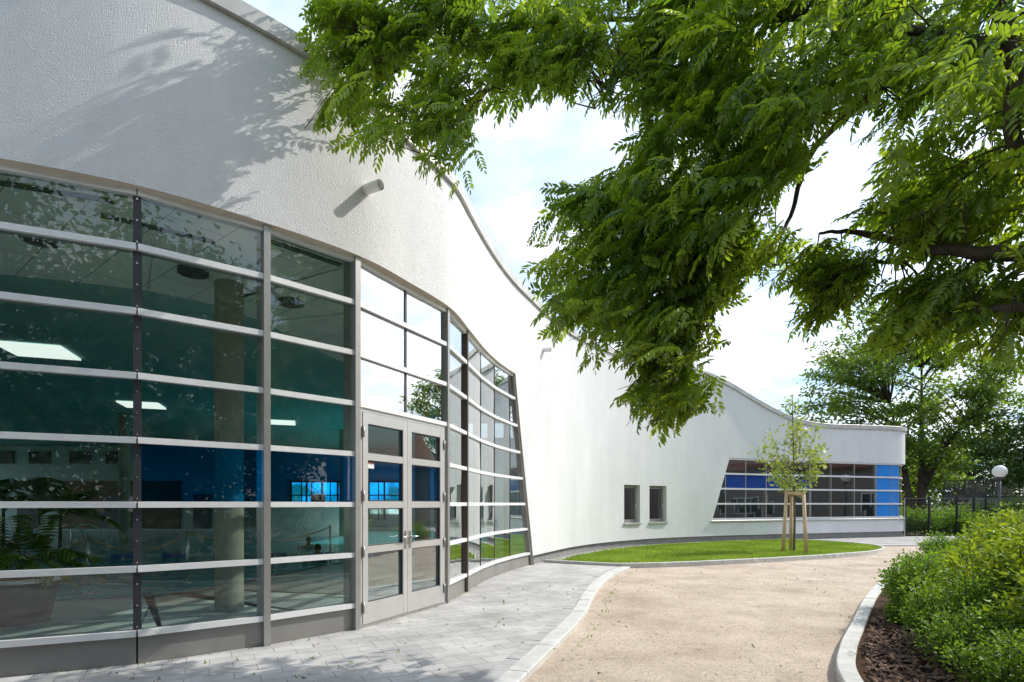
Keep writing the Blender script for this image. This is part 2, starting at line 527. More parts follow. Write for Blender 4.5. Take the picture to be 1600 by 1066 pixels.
# coping: a folded metal strip that follows the wavy roof edge
co = MB()
ss = srange(sL0, sEnd, 0.12)
CO = 0.055
_cp = ((-0.18, WO + 0.004), (-0.18, WO + CO), (0.0, WO + CO), (0.012, WO + CO - 0.012), (0.03, WO - 0.35), (-0.2, WO - 0.37))
for (dz0, o0), (dz1, o1) in zip(_cp[:-1], _cp[1:]):
    co.grid([[cp(s, roof(s) + dz0, o0) for s in ss], [cp(s, roof(s) + dz1, o1) for s in ss]])
co.build('coping', M['coping'], bld)
ps = MB()                                   # inner face of the parapet
ps.grid([[cp(s, z if z < 5 else roof(s) - 0.01, WO - 0.34) for s in ss] for z in (4.62, 6.0)])
ps.build('parapet', M['render'], bld)

# ------------------------------------------------------------------ glass front
MUL = [(-8.2, 3.95), (-7.0, 4.25), (-5.85, 4.62), (-4.72, 5.02), (-3.63, 5.51), (-2.71, 6.24), (-1.95, 7.03), (-1.05, 8.87), (-0.84, 9.99), (-0.63, 11.2), (-0.39, 12.2), (-0.06, 13.2)]
def frame(P, Q):
    P = np.array(P); Q = np.array(Q); d = Q - P; L = np.linalg.norm(d)
    return P, d / L, L
def pane_box(mb, P, t, u0, u1, z0, z1): mb.obox(P, t, u0, u1, z0, z1, -0.012, 0.012)

BLUE_ROW = 2
for b in range(len(MUL) - 1):
    P, t, L = frame(MUL[b], MUL[b + 1])
    door_bay = (b == 6)
    right = b >= 7
    o = bpy.data.objects.new('window', None); C.objects.link(o); o.parent = bld
    o.location = Vector((P[0], P[1], 0)) - bld.location
    rows = [(ROWS[i], ROWS[i + 1]) for i in range(7)]
    def piece(nm, m, *a):
        q = MB(); q.obox(*a)
        if nm.endswith('pane'):          # panes never sit perfectly flush: each is tilted by a hair
            n_ = np.array([a[1][1], -a[1][0], 0]); j = rng.normal(0, 0.0022, 4)
            q.v = [tuple(np.array(v) + n_ * j[(k // 2) % 2 + 2 * (k // 4)]) for k, v in enumerate(q.v)]
        return q.build(nm, m, o)
    halves = [(0.0, L)] if not door_bay else [(0.0, L / 2), (L / 2, L)]
    gm = M['mirror_glass'] if b >= 6 else M['glass']
    for ri, (z0, z1) in enumerate(rows):
        if door_bay and ri < 4: continue
        for u0, u1 in halves:
            bl = ri == BLUE_ROW and 4 <= b <= 5
            piece('blue_pane' if bl else 'pane', M['glass_blue'] if bl else gm, P, t, u0 + 0.022, u1 - 0.022, z0 + 0.005, z1 - 0.005, -0.012, 0.012)
    # silver transom bars, butted against the mullions
    for zi, z in enumerate(ROWS):
        if door_bay and zi < 4: continue
        if zi == 7: piece('transom', M['alu_light'], P, t, 0.0, L, z - 0.03, HEAD, -0.02, 0.05)
        else: piece('transom', M['alu_light'], P, t, 0.002, L - 0.002, z - 0.03, z + 0.03, 0.016, 0.062)
        piece('inner_rail', M['alu'], P, t, 0.03, L - 0.03, z - 0.022, z + 0.022, -0.09, -0.016)
    if not door_bay:
        piece('base_panel', M['alu_panel'], P, t, 0.006, L - 0.006, -0.05, ROWS[0] - 0.034, -0.06, 0.02)

# sliver panes by the slanted edge
P, t, L = frame(MUL[-1], cpt(s_near((0.36, 14.2)) + 0.12))
def umax(z): return max(0.03, (slant(z) - s_near(MUL[-1])))
o = bpy.data.objects.new('window', None); C.objects.link(o); o.parent = bld
o.location = Vector((P[0], P[1], 0)) - bld.location
for i in range(7):
    z0, z1 = ROWS[i] + 0.005, ROWS[i + 1] - 0.005
    n = (t[1], -t[0])
    a, c = umax(z0), umax(z1)
    def q(u, z, d): return (P[0] + t[0] * u + n[0] * d, P[1] + t[1] * u + n[1] * d, z)
    sl = MB(); sl.hexa([q(0.02, z0, -0.012), q(0.02, z0, 0.012), q(a, z0, 0.012), q(a, z0, -0.012), q(0.02, z1, -0.012), q(0.02, z1, 0.012), q(c, z1, 0.012), q(c, z1, -0.012)])
    sl.build('pane', M['mirror_glass'], o)
for z in ROWS:
    slb = MB(); slb.obox(P, t, 0.0, umax(z) - 0.02, z - 0.03, z + 0.03, 0.016, 0.062); slb.build('transom', M['alu_light'], o)
slp = MB(); slp.obox(P, t, 0.006, umax(0) - 0.01, -0.05, ROWS[0] - 0.034, -0.06, 0.02)
slp.build('base_panel', M['alu_panel'], o)
# slanted steel post at the right end
edge = MB()
n_ = 30
rows = []
for d, e in ((0.075, -0.055), (0.075, 0.0), (-0.06, 0.0), (-0.06, -0.055), (0.075, -0.055)):
    rows.append([cp(slant(HEAD * i / n_) + e, -0.05 + (HEAD + 0.03) * i / n_, d) for i in range(n_ + 1)])
edge.grid(rows)
edge.build('end_post', M['alu'], bld)

# mullions
def mull(idx, wd, d0, d1, m, name='mullion', z0=-0.05, z1=HEAD, bolts=False, at=None):
    Pp = np.array(MUL[idx] if at is None else at)
    ta = ctan(s_near(Pp))
    mb = MB(); mb.obox(Pp, ta, -wd / 2, wd / 2, z0, z1, d0, d1)
    o = mb.build(name, m, bld)
    if bolts:
        nn = np.array([ta[1], -ta[0]])
        for z in np.arange(0.36, 4.5, 0.2066):
            c = Pp + nn * (d1 + 0.002)
            bb = MB(); bb.tube([(c[0] - nn[0] * .006, c[1] - nn[1] * .006, z), (c[0] + nn[0] * .008, c[1] + nn[1] * .008, z)], 0.009, 6)
            bb.build('bolt', M['bolt'], o)
    return o
for i in range(0, 4): mull(i, 0.07, -0.14, 0.056, M['alu'])
mull(4, 0.066, -0.16, 0.014, M['dark_joint'], z0=0.27, z1=4.52, bolts=True)
mull(5, 0.07, -0.16, 0.078, M['alu'])
mull(6, 0.075, -0.16, 0.078, M['alu'])
mull(7, 0.075, -0.16, 0.072, M['alu'])
mull(8, 0.06, -0.16, 0.072, mat('bronze_mullion', (0.12, 0.095, 0.075), 0.5, metal=0.3))
for i in (9, 10, 11): mull(i, 0.03, -0.14, 0.02, M['dark_joint'])
Pd, td, Ld = frame(MUL[6], MUL[7])
mid = Pd + td * Ld / 2
mull(0, 0.04, -0.14, 0.022, M['dark_joint'], z0=2.80, at=mid)

# double door
def door_leaf(u0, u1, handle_u, hinge_u, mirrored):
    fr = MB()
    st = 0.095
    zb, zt = 0.035, 2.70
    rails = [(zb, 0.30), (0.92, 1.01), (1.49, 1.58), (2.10, 2.19), (2.56, zt)]
    d0, d1 = -0.03, 0.05
    fr.obox(Pd, td, u0, u0 + st, zb, zt, d0, d1)
    fr.obox(Pd, td, u1 - st, u1, zb, zt, d0, d1)
    for a, b in rails: fr.obox(Pd, td, u0 + st - 0.001, u1 - st + 0.001, a, b, d0 + 0.001, d1 - 0.002)
    lf = fr.build('door', M['door_metal'], bld)
    for i in range(4):
        z0, z1 = rails[i][1], rails[i + 1][0]
        g = MB(); g.obox(Pd, td, u0 + st - 0.004, u1 - st + 0.004, z0 - 0.004, z1 + 0.004, -0.008, 0.008)
        g.build('blue_pane' if i == 2 else 'pane', M['glass_blue'] if i == 2 else M['door_glass'], lf)
    bead = MB()
    for i in range(4):
        z0, z1 = rails[i][1], rails[i + 1][0]
        for a, b, c, d in ((u0 + st, u0 + st + .012, z0, z1), (u1 - st - .012, u1 - st, z0, z1), (u0 + st + .012, u1 - st - .012, z0, z0 + .012), (u0 + st + .012, u1 - st - .012, z1 - .012, z1)):
            bead.obox(Pd, td, a, b, c, d, 0.009, 0.032)
    bead.build('glazing_bead', M['dark_joint'], lf)
    h = MB()
    nn = (td[1], -td[0])
    def q(u, d, z): return (Pd[0] + td[0] * u + nn[0] * d, Pd[1] + td[1] * u + nn[1] * d, z)
    h.obox(Pd, td, handle_u - 0.018, handle_u + 0.018, 0.93, 1.17, 0.048, 0.058)
    sg = 1 if mirrored else -1
    h.tube([q(handle_u, 0.055, 1.09), q(handle_u, 0.115, 1.09), q(handle_u + sg * 0.13, 0.115, 1.09), q(handle_u + sg * 0.14, 0.10, 1.085)], 0.011, 8)
    h.build('handle', M['steel'], lf)
    for z in (0.25, 0.95, 1.65, 2.45):
        hg = MB(); hg.tube([q(hinge_u, 0.062, z - 0.07), q(hinge_u, 0.062, z + 0.07)], 0.014, 8)
        hg.build('hinge', M['alu'], lf)
    return lf
df = MB()
df.obox(Pd, td, 0.035, 0.10, 0.0, 2.75, -0.05, 0.042)
df.obox(Pd, td, Ld - 0.10, Ld - 0.035, 0.0, 2.75, -0.05, 0.042)
df.obox(Pd, td, 0.10, Ld - 0.10, 2.705, 2.75, -0.05, 0.042)
df.build('door_frame', M['door_metal'], bld)
th = MB(); th.obox(Pd, td, 0.03, Ld - 0.03, -0.04, 0.03, -0.1, 0.06); th.build('threshold', M['alu'], bld)
lfa = door_leaf(0.103, Ld / 2 - 0.003, Ld / 2 - 0.05, 0.103, False)
lfb = door_leaf(Ld / 2 + 0.003, Ld - 0.103, Ld / 2 + 0.05, Ld - 0.103, True)
stk = MB(); stk.obox(Pd, td, 0.21, 0.36, 2.0, 2.09, 0.0085, 0.011); o = stk.build('sticker', M['sticker_white'], lfa)
stk = MB(); stk.obox(Pd, td, 0.21, 0.36, 2.065, 2.088, 0.0115, 0.0125); stk.build('sticker', M['sticker_red'], lfa)

# ------------------------------------------------------------------ small windows, ribbon window, spouts, rods
for a, b in (W1, W2):
    P, t, L = frame(cpt(a), cpt(b))
    fr = MB()
    d0, d1 = -0.13, -0.06
    z0, z1 = WZ[0] + 0.02, WZ[1]
    fr.obox(P, t, 0.0, 0.06, z0, z1, d0, d1); fr.obox(P, t, L - 0.06, L, z0, z1, d0, d1)
    fr.obox(P, t, 0.06, L - 0.06, z0, z0 + 0.06, d0, d1 - .001); fr.obox(P, t, 0.06, L - 0.06, z1 - 0.06, z1, d0, d1 - .001)
    fr.obox(P, t, 0.062, 0.10, z0 + .06, z1 - .06, d0, d1 + 0.012); fr.obox(P, t, L - 0.10, L - 0.062, z0 + .06, z1 - .06, d0, d1 + 0.012)
    fr.obox(P, t, 0.10, L - 0.10, z0 + .06, z0 + .11, d0, d1 + 0.011); fr.obox(P, t, 0.10, L - 0.10, z1 - .11, z1 - .06, d0, d1 + 0.011)
    o = fr.build('casement_window', M['alu'], bld)
    g = MB(); g.obox(P, t, 0.09, L - 0.09, z0 + .10, z1 - .10, -0.105, -0.085); g.build('pane', M['glass_dark'], o)
    h = MB(); h.obox(P, t, L - 0.09, L - 0.07, 1.42, 1.54, -0.046, -0.01); h.build('handle', M['white'], o)
    s = MB(); s.obox(P, t, -0.04, L + 0.04, WZ[0] - 0.035, WZ[0] + 0.018, -0.13, WO + 0.06); s.build('sill', M['coping'], o)
    rm = MB()   # dim room behind the window
    rm.obox(P, t, -0.1, L + 0.1, 0.4, 2.6, -1.6, -1.55); rm.obox(P, t, -0.14, -0.1, 0.4, 2.6, -1.55, -0.17); rm.obox(P, t, L + 0.1, L + 0.14, 0.4, 2.6, -1.55, -0.17)
    rm.obox(P, t, -0.1, L + 0.1, 0.36, 0.4, -1.55, -0.17); rm.obox(P, t, -0.1, L + 0.1, 2.6, 2.64, -1.55, -0.17)
    rm.build('room_lining', mat('dim_room', (0.22, 0.21, 0.19), 0.8), o)

FM = [fB] + [s_px(x) for x in (1133, 1164.7, 1196.8, 1229, 1265, 1298, 1334.6, 1367, 1392.7, 1404)] + [s_near((19.1, 27.95)), s_near((19.3, 29.2)), s_near((19.3, 30.6))]
FR = [0.92, 1.54, 2.16, 2.78, 3.40]
fbar = MB(); fm = MB()
rw_ = bpy.data.objects.new('ribbon_window', None); C.objects.link(rw_); rw_.parent = bld
for i in range(len(FM) - 1):
    P, t, L = frame(cpt(FM[i]), cpt(FM[i + 1]))
    n = (t[1], -t[0])
    def q(u, z, d): return (P[0] + t[0] * u + n[0] * d, P[1] + t[1] * u + n[1] * d, z)
    for r in range(4):
        z0, z1 = FR[r], FR[r + 1]
        ua, ub = max(0, fslant(z0) - FM[i]), max(0, fslant(z1) - FM[i])
        if ua > L - .03 and ub > L - .03: continue
        ua = min(ua, L); ub = min(ub, L)
        nm_, m_ = ('blue_pane', 'glass_dblue') if (r == 2 and 1 <= i <= 4) else (('blue_panel', 'blue_panel') if i in (8, 9) else ('pane', 'glass_dark'))
        dst = MB(); dst.hexa([q(ua, z0, -0.01), q(ua, z0, 0.01), q(L, z0, 0.01), q(L, z0, -0.01), q(ub, z1, -0.01), q(ub, z1, 0.01), q(L, z1, 0.01), q(L, z1, -0.01)])
        n3 = np.array([n[0], n[1], 0]); j = rng.normal(0, 0.004, 4); dst.v = [tuple(np.array(v) + n3 * j[(k // 2) % 2 + 2 * (k // 4)]) for k, v in enumerate(dst.v)]
        dst.build(nm_, M[m_], rw_)
    for z in FR:
        ua = max(0, fslant(z) - FM[i])
        if ua < L - 0.02:
            fbar.obox(P, t, ua, L, z - 0.035 if z > .95 else z - 0.05, z + (0.035 if z < 3.3 else 0.03), 0.012, 0.07)
    if i:
        zt = 3.40
        f_ = FM[i]
        if f_ < fT: zt = FZ[0] + (f_ - fB) / (fT - fB) * (FZ[1] - FZ[0])
        wd = 0.08 if i in (5, 8) else 0.045
        fm.obox(P, t, -wd / 2, wd / 2, 0.9, zt, -0.1, 0.045 if i in (5, 8) else 0.02)
o = rw_
fbar.build('transom', M['alu_light'], o)
fm.build('mullion', M['alu'], o)
sm = MB()
sm.grid([[cp(s, z, d) for s in srange(fB - 0.1, FM[-1])] for z, d in ((0.80, WO + 0.02), (0.80, WO + 0.05), (0.865, WO + 0.05), (0.885, -0.1))])
sm.build('sill', M['coping'], o)

def spout(s, z, L, r):
    P = cpt(s); n = cn(s)
    mb = MB()
    a = P + n * (WO - 0.05); b = P + n * (WO + L)
    dz = -0.02
    sides = 20
    mb.tube([(a[0], a[1], z), (b[0], b[1], z + dz)], r, sides, caps=False)
    mb.tube([(b[0], b[1], z + dz), (a[0], a[1], z)], r - 0.012, sides, caps=False)
    c = P + n * (WO + L * 0.98)
    o = mb.build('drain_spout', M['white'], bld)
    m2 = MB(); c0 = P + n * (WO + L * 0.5)
    m2.tube([(c0[0], c0[1], z + dz * .5), (c0[0] + n[0] * .01, c0[1] + n[1] * .01, z + dz * .5)], r - 0.013, 16)
    m2.build('spout_throat', M['dark_joint'], o)
spout(s_px(563), 5.44, 0.25, 0.062)
spout(s_px(843), 1.55 + (787 - 553) / F * 15.4, 0.20, 0.06)
for px in (1263, 1345):
    s = s_px(px); rd = MB()
    q = cp(s, roof(s), WO - 0.2)
    rd.tube([(q[0], q[1], q[2] - 0.05), (q[0], q[1], q[2] + 0.42)], 0.012, 6)
    rd.build('lightning_rod', M['steel'], bld)

# ------------------------------------------------------------------ roof, hall interior
fac = [tuple(cpt(s) + cn(s) * (WO - 0.33)) for s in srange(sL0, sEnd, 0.4)]
M['ceiling'] = None
def ceiling_mat():
    m = bpy.data.materials.new('acoustic_ceiling'); m.use_nodes = True
    t = m.node_tree; p = t.nodes['Principled BSDF']; n = t.nodes.new; L = t.links.new
    co = n('ShaderNodeTexCoord'); mp = n('ShaderNodeMapping'); mp.inputs['Rotation'].default_value = (0, 0, R(38))
    L(co.outputs['Object'], mp.inputs['Vector'])
    b = n('ShaderNodeTexBrick'); b.inputs['Scale'].default_value = 1.0; b.inputs['Brick Width'].default_value = 1.25; b.inputs['Row Height'].default_value = 0.62
    b.inputs['Mortar Size'].default_value = 0.006; b.offset = 0.5
    b.inputs['Color1'].default_value = (0.84, 0.86, 0.80, 1); b.inputs['Color2'].default_value = (0.80, 0.82, 0.76, 1); b.inputs['Mortar'].default_value = (0.2, 0.21, 0.2, 1)
    L(mp.outputs[0], b.inputs['Vector'])
    no = n('ShaderNodeTexNoise'); no.inputs['Scale'].default_value = 60; no.inputs['Detail'].default_value = 4; L(co.outputs['Object'], no.inputs['Vector'])
    rp = n('ShaderNodeMapRange'); rp.inputs['To Min'].default_value = 0.8; rp.inputs['To Max'].default_value = 1.1; L(no.outputs['Fac'], rp.inputs['Value'])
    mm = n('ShaderNodeMix'); mm.data_type = 'RGBA'; mm.blend_type = 'MULTIPLY'; mm.inputs['Factor'].default_value = 1
    L(b.outputs['Color'], mm.inputs['A']); L(rp.outputs['Result'], mm.inputs['B'])
    L(mm.outputs['Result'], p.inputs['Base Color']); p.inputs['Roughness'].default_value = 0.9
    return m
M['ceiling'] = ceiling_mat()
M['teal_shade_ceiling'] = mat('teal_shade_ceiling', (0.34, 0.55, 0.53), 0.85, var=0.15, vscale=1.0)  # grey ceiling beyond: its shade and the teal glass tint put in the colour
M['hall_wall'] = mat('hall_wall', (0.62, 0.64, 0.60), 0.8, var=0.08, vscale=0.6)
M['brown_wall'] = mat('brown_wall', (0.22, 0.13, 0.07), 0.7, var=0.2, vscale=0.7)
M['column'] = mat('concrete_column', (0.36, 0.34, 0.26), 0.8, var=0.15, vscale=2)
M['tile'] = mat('pale_deck_tile', (0.68, 0.70, 0.66), 0.35, var=0.12, vscale=2.0)
M['roofing'] = mat('grey_roofing', (0.2, 0.2, 0.2), 0.9, var=0.2)

rf = MB()
i_split = int(np.argmin([abs(p[0] - 7.4) for p in fac]))
hallf = fac[:i_split + 1]; annf = fac[i_split:]
def hall_sheet(mb, z):  # skips a made-up opening, out of view, that adds daylight to the hall
    mb.poly(hallf + [(7.4, 24.5), (-34, 24.5)], z)
    for a, b, c, d in ((-34, -3, 24.5, 37), (5, 7.4, 24.5, 37), (-3, 5, 35, 37)): mb.poly([(a, c), (b, c), (b, d), (a, d)], z)
hall_sheet(rf, 5.35)
for a, b, c, d in ((-3.1, -3, 24.5, 35), (5, 5.1, 24.5, 35), (-3, 5, 24.4, 24.5), (-3, 5, 35, 35.1)): rf.box(a, b, c, d, 5.0, 5.6)
annex = annf + [(19, 34.5), (7.45, 34.5), (7.45, 29.3), (16, 29.3), (16, 27.6), (7.45, 25.4)]  # added notch, out of view, lets daylight brighten the room below
rf.poly(annex, 4.6)
rf.build('roof', M['roofing'], bld)
bw = MB()
bw.box(-34, 7.4, 36.7, 37, 0, 5.3)
bw.box(7.4, 19.2, 35.7, 36, 0, 4.58)
bw.box(-34.2, -34, 1, 37, 0, 0.5); bw.box(-34.2, -34, 1, 37, 4.6, 5.3)  # left side opened up, unseen, to bring more sky light inside
for y in (1.5, 10, 19, 28, 36): bw.box(-34.19, -34.01, y, y + 0.4, 0.5, 4.6)
bw.box(7.2, 7.4, 22.9, 36.69, 0.0, 5.3)
bw.build('rear_wall', M['hall_wall'], bld)

HC = 5.05
cl = MB(); hall_sheet(cl, HC); cl.build('ceiling', M['teal_shade_ceiling'], bld)
# lower ceiling strip along the glass front
st = MB()
sa = srange(sB - 6, s_near((0.8, 15.2)), 0.3)
inner = []
for s in sa:
    inner.append(tuple(cpt(s) - cn(s) * 3.4))
outer = [tuple(cpt(s) - cn(s) * 0.08) for s in sa]
st.grid([[(*p, 4.70) for p in outer], [(*p, 4.70) for p in inner]])
st.grid([[(*p, 4.70) for p in inner], [(*p, 5.04) for p in inner]])
st.build('soffit', M['ceiling'], bld)
for px, py in ((75, 300), (250, 360), (470, 395)):
    q = AT(px, py, 1.0); Y = 3.13 / (787 - py) * F; c = AT(px, py, Y); t = ctan(s_near((c.x, c.y)))
    vent = MB(); vent.obox((c.x, c.y), t, -0.55, 0.55, 4.685, 4.698, -0.05, 0.05)
    vent.build('air_vent', M['dark_joint'], bld)
for px, py in ((62, 372), (302, 424), (455, 472)):
    Y = 3.13 / (787 - py) * F; c = AT(px, py, Y)
    m_ = MB(); m_.lathe((c.x, c.y, 4.69), [(0.0, -0.02), (0.15, -0.02), (0.15, -0.05), (0.19, -0.05), (0.19, 0.008)], 20)
    m_.build('downlight', M['dark_joint'], bld)
# columns
for (x, y) in ((-4.05, 8.15), (-9.2, 8.6), (-2.2, 14.0), (-15, 22), (-8, 27)):
    m_ = MB(); m_.lathe((x, y, 0), [(0.19, 0.0), (0.19, 5.05)], 28); m_.build('column', M['column'], bld)

# deck, pool
deck_in = [tuple(cpt(s) - cn(s) * 4.6) for s in srange(s_near((-12, 3.35)), s_near((0.36, 14.2)), 0.4)]
dk = MB()
fl_o = [tuple(cpt(s) - cn(s) * 0.12) for s in srange(s_near((-20, 2.6)), s_near((0.8, 15.2)), 0.4)]
fl_i = [tuple(cpt(s) - cn(s) * 4.6) for s in srange(s_near((-20, 2.6)), s_near((0.8, 15.2)), 0.4)]
dk.grid([[(*p, 0.02) for p in fl_o], [(*p, 0.02) for p in fl_i], [(*p, -0.09) for p in fl_i]])
o = dk.build('hall_floor', M['tile'], None); tag(o, kind='structure')
pk = MB()
pk.grid([[(*p, 0.026) for p in [tuple(cpt(s) - cn(s) * d for s in [ss_])[0] for ss_ in srange(s_near((-20, 2.6)), s_near((0.8, 15.2)), 0.4)]] for d in (4.45, 4.62)])
pk.build('pool_edge', mat('dark_pool_edge', (0.04, 0.06, 0.065), 0.4), None)
tag(bpy.data.objects['pool_edge'], kind='structure')
def water_mat():
    m = bpy.data.materials.new('pool_water'); m.use_nodes = True
    t = m.node_tree; p = t.nodes['Principled BSDF']; n = t.nodes.new; L = t.links.new
    p.inputs['Specular IOR Level'].default_value = 0.35; p.inputs['Roughness'].default_value = 0.06; p.inputs['Base Color'].default_value = (0.02, 0.42, 0.47, 1)
    co = n('ShaderNodeTexCoord'); no = n('ShaderNodeTexNoise'); no.inputs['Scale'].default_value = 3.2; no.inputs['Detail'].default_value = 4
    L(co.outputs['Object'], no.inputs['Vector'])
    b = n('ShaderNodeBump'); b.inputs['Strength'].default_value = 0.8; b.inputs['Distance'].default_value = 0.09
    L(no.outputs['Fac'], b.inputs['Height']); L(b.outputs['Normal'], p.inputs['Normal'])
    return m
pw = MB(); pw.poly([(-33.9, 2.5), (-12, 4.5), (-4, 7), (-1, 12), (3, 20), (6, 23), (7.1, 24), (7.1, 36.6), (-33.9, 36.6)], -0.06)
tag(pw.build('pool_water', water_mat()), kind='structure')
fd = MB(); fd.box(-33.8, 7.1, 33.4, 36.6, -0.05, 0.05); fd.box(1.5, 7.1, 24.5, 33.39, -0.05, 0.045)
tag(fd.build('far_pool_deck', M['tile']), kind='structure')

# far wall of the hall: pale wall with square openings, brown recess, windows that glow for daylight
fw = MB()
fw.box(-33.8, -17.8, 34.0, 34.3, 0.05, 5.0)
fw.build('hall_partition', M['hall_wall'], bld)
for px in (5, 62, 125, 182):
    c = AT(px, 715, 33.95); dq = MB(); dq.box(c.x - 0.62, c.x + 0.62, 33.90, 33.99, c.z - 0.36, c.z + 0.36); dq.build('wall_opening', M['dark_joint'], bld)
br = MB(); br.box(-26.8, -19.8, 33.88, 33.99, 0.05, 2.9); br.build('brown_recess', M['brown_wall'], bld)
for x0, x1, y0 in ((-24.5, -23.2, 33.80), (-29.5, -28.2, 33.9), (-19.0, -18.0, 33.9)):
    dq = MB(); dq.box(x0, x1, y0, y0 + 0.07, 0.05, 2.1); dq.build('hall_door', M['dark_joint'], bld)
lit = bpy.data.materials.new('lit_panel'); lit.use_nodes = True
p_ = lit.node_tree.nodes['Principled BSDF']; p_.inputs['Base Color'].default_value = (0.9, 0.9, 0.88, 1)
p_.inputs['Emission Color'].default_value = (1, 1, 0.97, 1); p_.inputs['Emission Strength'].default_value = 0.55
winglow = bpy.data.materials.new('window_glow'); winglow.use_nodes = True  # panes glow in place of daylight, blurred greenery mixed into the glow
p_ = winglow.node_tree.nodes['Principled BSDF']; p_.inputs['Base Color'].default_value = (0.7, 0.8, 0.85, 1)
p_.inputs['Emission Color'].default_value = (0.75, 0.9, 1.0, 1); p_.inputs['Emission Strength'].default_value = 0.8
_t = winglow.node_tree; _no = _t.nodes.new('ShaderNodeTexNoise'); _no.inputs['Scale'].default_value = 0.9; _no.inputs['Detail'].default_value = 5
_co = _t.nodes.new('ShaderNodeTexCoord'); _t.links.new(_co.outputs['Object'], _no.inputs['Vector'])
_r = _t.nodes.new('ShaderNodeValToRGB'); _r.color_ramp.elements[0].position = 0.40; _r.color_ramp.elements[0].color = (0.10, 0.22, 0.12, 1); _r.color_ramp.elements[1].position = 0.58; _r.color_ramp.elements[1].color = (0.75, 0.95, 1.0, 1)
_t.links.new(_no.outputs['Fac'], _r.inputs['Fac']); _t.links.new(_r.outputs['Color'], p_.inputs['Emission Color'])
rw = MB(); rwf = MB()
for x in (-13.55, -12.9, -11.7, -10.9, -9.75, -8.6): rwf.box(x, x + 0.05, 36.5, 36.6, 0.5, 2.9)
rwf.box(-12.85, -12.0, 36.45, 36.49, 0.05, 2.05)
for k in range(7):
    x0 = -14.2 + k * 1.0
    rw.box(x0 + 0.05, x0 + 0.95, 36.62, 36.66, 0.9, 2.9)
    rwf.box(x0 - 0.05, x0 + 0.05, 36.5, 36.68, 0.5, 3.0)
rwf.box(-14.25, -7.2, 36.5, 36.68, 2.9, 3.0); rwf.box(-14.25, -7.2, 36.5, 36.68, 2.05, 2.12)
o = rwf.build('rear_window', M['dark_joint'], bld); rw.build('glow_pane', winglow, o)
# shallow tiled tub at the far side
tb = MB(); tb.lathe((-10.8, 29.5, -0.1), [(2.3, 0.0), (1.95, 1.45), (1.7, 1.45), (1.7, 1.1), (0.0, 1.1)], 40)
o = tb.build('whirlpool_tub', M['white']); tag(o, 'round white tiled whirlpool tub at the far side of the pool', 'whirlpool')

# ceiling light panels
lights = [((60, 548), 'large square white ceiling light panel nearest the glass front, far left'), ((222, 633), 'square white ceiling light panel behind the bolted dark mullion'),
          ((437, 660), 'small far white ceiling light panel behind the pane left of the door')]
for (px, py), lb in lights:
    Y = 3.48 / (787 - py) * F; c = AT(px, py, Y)
    m_ = MB(); t = (math.cos(R(20)), math.sin(R(20)))
    m_.obox((c.x, c.y), t, -0.62, 0.62, HC - 0.05, HC - 0.012, -0.62, 0.62)
    o = m_.build('ceiling_light', lit); tag(o, lb, 'ceiling light', 'ceiling light panels in the pool hall')

# rope barrier posts at the pool edge
bp = [AT(-60, 925, 1), AT(138, 925, 1), AT(293, 908, 1), AT(455, 890, 1)]
pts = []
for (px, py) in ((-30, 941), (138, 928), (293, 911), (516, 884)):
    g = G(px, py, 0.02); pts.append(g)
lbs = ['steel barrier post in the pool hall at the frame edge, leftmost of the rope', 'steel barrier post at the pool edge behind the leftmost pane', 'steel barrier post at the pool edge behind the pane right of the bolted mullion', 'steel barrier post at the pool edge behind the pane left of the door']
for i, g in enumerate(pts):
    t_ = thing('barrier_post', (g[0], g[1], 0.02), lbs[i], 'barrier post', 'steel posts of the rope barrier')
    m_ = MB(); m_.tube([(g[0], g[1], 0.03), (g[0], g[1], 1.02)], 0.022, 10); m_.build('pole', M['steel'], t_)
    m_ = MB(); m_.lathe((g[0], g[1], 0.02), [(0.0, 0.02), (0.07, 0.02), (0.07, 0.0)], 16); m_.build('base_plate', M['steel'], t_)
rp = MB()
for i in range(3):
    a, b = pts[i], pts[i + 1]
    rp.tube([(a[0] + (b[0] - a[0]) * k / 14, a[1] + (b[1] - a[1]) * k / 14, 0.98 - 0.28 * (1 - (2 * k / 14 - 1) ** 2)) for k in range(15)], 0.016, 6)
o = rp.build('barrier_rope', mat('beige_rope', (0.42, 0.30, 0.2), 0.9)); tag(o, 'sagging beige rope strung between the steel posts at the pool', 'rope')
# lane rope
lane = thing('lane_rope', (-12, 17.5, -0.05), 'blue and white floating lane rope across the pool water', 'lane rope')
for nm, m_, ph in (('blue_float', mat('blue_float', (0.03, 0.12, 0.5), 0.4), 0), ('white_float', M['white'], 1)):
    k_ = MB()
    for k in range(60):
        if (k // 2) % 2 != ph: continue
        x = -22 + k * 0.36; y = 15.6 + 0.13 * (x + 22)
        k_.tube([(x, y, -0.03), (x + 0.3, y + 0.04, -0.03)], 0.07, 8)
    o = k_.build(nm, m_, lane); o['kind'] = 'stuff'

for k, (px, py) in enumerate(((80, 868), (112, 866))):
    g = G(px, py, 0.0); h_ = thing('pool_handrail', (g[0], g[1], 0.0), ['bent steel pool handrail at the far left of the water', 'bent steel pool handrail just right of its twin'][k], 'handrail', 'steel handrails of the pool steps')
    m_ = MB(); x, y = g
    m_.tube([(x, y, -0.1), (x, y, 0.75), (x + .03, y + .1, 0.88), (x + .15, y + .5, 0.9), (x + .25, y + .9, 0.7), (x + .3, y + 1.1, 0.2), (x + .3, y + 1.1, -0.1)], 0.025, 8); m_.build('rail', M['steel'], h_)
    m_ = MB(); m_.lathe((x, y, 0.0), [(0.0, 0.03), (0.06, 0.03), (0.06, 0.0)], 12); m_.build('flange', M['steel'], h_)

